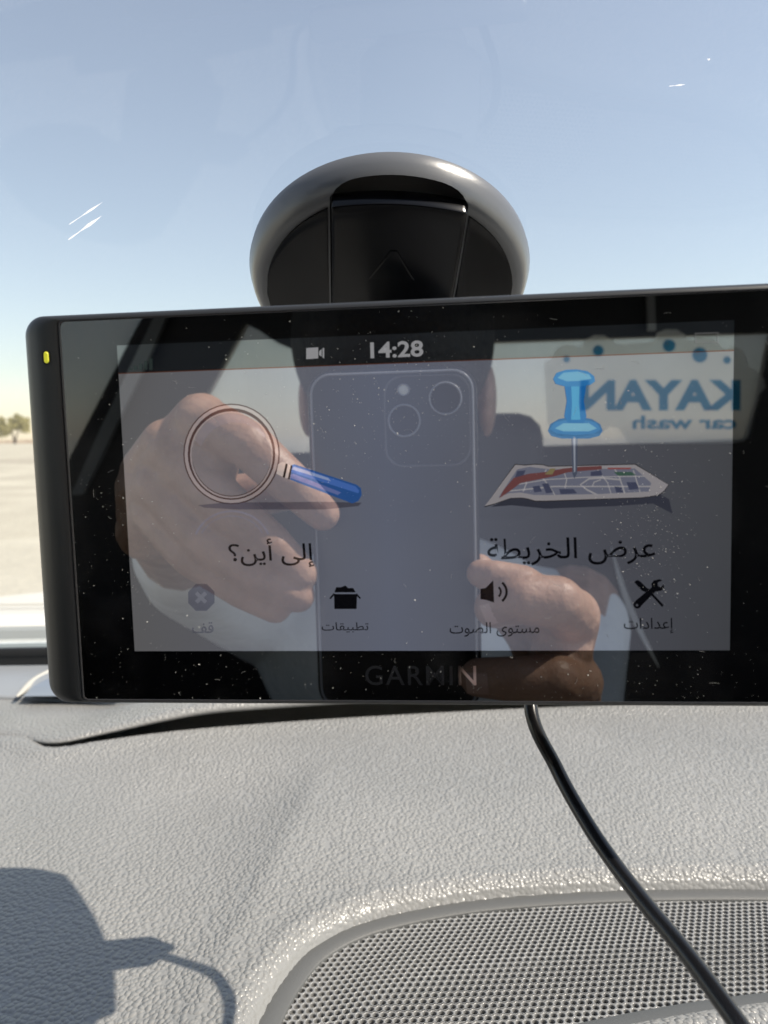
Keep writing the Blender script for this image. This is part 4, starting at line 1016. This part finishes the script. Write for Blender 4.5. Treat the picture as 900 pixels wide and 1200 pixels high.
# nails of the fingers that show
M_nail = mat('fingernail', (.55, .36, .30), .25)
for a_, b_, r_ in ((V(561, 794, -.0045), V(585, 795, -.0075), .0090), (V(580, 712, -.0045), V(600, 706, -.0075), .0093)):
    d = (b_-a_).normalized(); nrm = (-nw); nrm = Vector(( -nw.x, -nw.y, -nw.z)); 
    front = nw*-1
    fr_ = (Tw-CAM).normalized(); c0 = a_ + (-nw)*0 + (-(nw))*(r_*.93)*1
    w = d.cross(nw).normalized()
    g_ = []
    for i in range(5):
        for j in range(5):
            s_, t_ = (i/4-.2)*.010, (j/4-.5)*.0095
            g_.append(a_ - d*.004 + d*s_ + w*t_ + (-nw)*(r_*1.10*math.cos(t_/r_) + .0002) - (-nw)*0)
    meshobj('fingernail', g_, [(i*5+j, i*5+j+1, (i+1)*5+j+1, (i+1)*5+j) for i in range(4) for j in range(4)], M_nail, person, True, True)

# ================================================================== SEAT BELT + WINDOW STICKER
bp = [V(716, 640, .75), V(730, 690, .74), V(748, 735, .73), V(772, 782, .72)]
bt = catmull(bp, 8); vs = []; n = len(bt)
for i, p in enumerate(bt):
    w = .0045*math.sin(math.pi*(i+.3)/(n+.2))
    for sx, sz in ((-1, 0), (1, 0), (1, 1), (-1, 1)): vs.append(p + r1w*w*sx - nw*.0015*sz)
fs = [(4*i+k, 4*i+(k+1) % 4, 4*i+4+(k+1) % 4, 4*i+4+k) for i in range(n-1) for k in range(4)]
tag(meshobj('seat_belt', vs, fs, mat('belt_webbing', (.6, .6, .56), .6)), 'pale curved seat belt edge catching light, mirrored at the lower right of the glass', 'seat belt')
SS = SR-.012
def sticker_pt(px, py, dz=0): return V(px, py, SS-dz)
outl = []
lobes = [(670, 408, 19), (704, 394+6, 22), (736, 404, 16), (789, 396+4, 20), (836, 404, 18), (862, 412, 16), (884, 448, 13)]
cloud = [(643, 505), (640, 470), (637, 425), (645, 422), (652, 410), (660, 404), (671, 404), (680, 408), (686, 398), (696, 393), (708, 393), (718, 399), (724, 404), (745, 402), (766, 400), (770, 390), (780, 386), (793, 386), (802, 392), (808, 400), (818, 396), (832, 396), (842, 402), (848, 410), (858, 406), (868, 409), (874, 418), (877, 430), (886, 434), (895, 444), (897, 454), (890, 462), (884, 480), (878, 508), (872, 517), (860, 519), (740, 519.5), (732, 514), (727, 503), (715, 499), (706, 507), (680, 511), (655, 511)]
sc_c = sticker_pt(765, 455)
sroot = empty('window_sticker', 'cloud shaped pale car wash sticker with blue letters on the rear window, seen mirrored', 'sticker', tuple(sc_c))
M_st = trans_mat('sticker_film', (.95, .96, .95), .55); M_stb = trans_mat('sticker_blue', (.07, .36, .64), .75); M_stl = trans_mat('sticker_light_blue', (.3, .55, .7), .5)
ex_, ez_ = r1w, r2w
def stick_poly(name, pts, dz, m):
    P3 = [sticker_pt(*q_, dz) for q_ in pts]; loops = [[Vector(((p-sc_c).dot(ex_), (p-sc_c).dot(ez_), 0)) for p in P3]]
    tr_ = tessellate_polygon(loops); return meshobj(name, P3, [tuple(t) for t in tr_], m, sroot, False, True)
stick_poly('film', cloud, 0, M_st)
def sticker_text(name, s, box_, dz, bold, m):
    c = bpy.data.curves.new(name, 'FONT'); c.body = s; c.offset = bold; o = bpy.data.objects.new(name, c); COL.objects.link(o)
    me = bpy.data.meshes.new_from_object(o.evaluated_get(bpy.context.evaluated_depsgraph_get())); bpy.data.objects.remove(o)
    co = np.array([v_.co[:] for v_ in me.vertices]); lo, hi = co.min(0), co.max(0); x0, y0, x1, y1 = box_
    vs = [sticker_pt(x1-(p[0]-lo[0])/(hi[0]-lo[0])*(x1-x0), y1-(p[1]-lo[1])/(hi[1]-lo[1])*(y1-y0), dz) for p in co]
    return meshobj(name, vs, [tuple(p.vertices) for p in me.polygons], m, sroot, False, True)
sticker_text('sticker_lettering', 'KAYAN', (680, 445, 868, 481), .003, .045, M_stb)
sticker_text('sticker_lettering', 'car wash', (741, 487, 863, 503), .003, .03, M_stb)
for (x, y, r_) in ((701, 411, 6.5), (784, 405, 7.5), (820, 416, 9), (852, 422, 4.5), (664, 421, 4)):
    stick_poly('bubble', ell(x, y, r_, r_, 20), .003, M_stb); stick_poly('bubble_gleam', ell(x-r_*.3, y-r_*.35, r_*.35, r_*.3, 10), .006, M_stl)
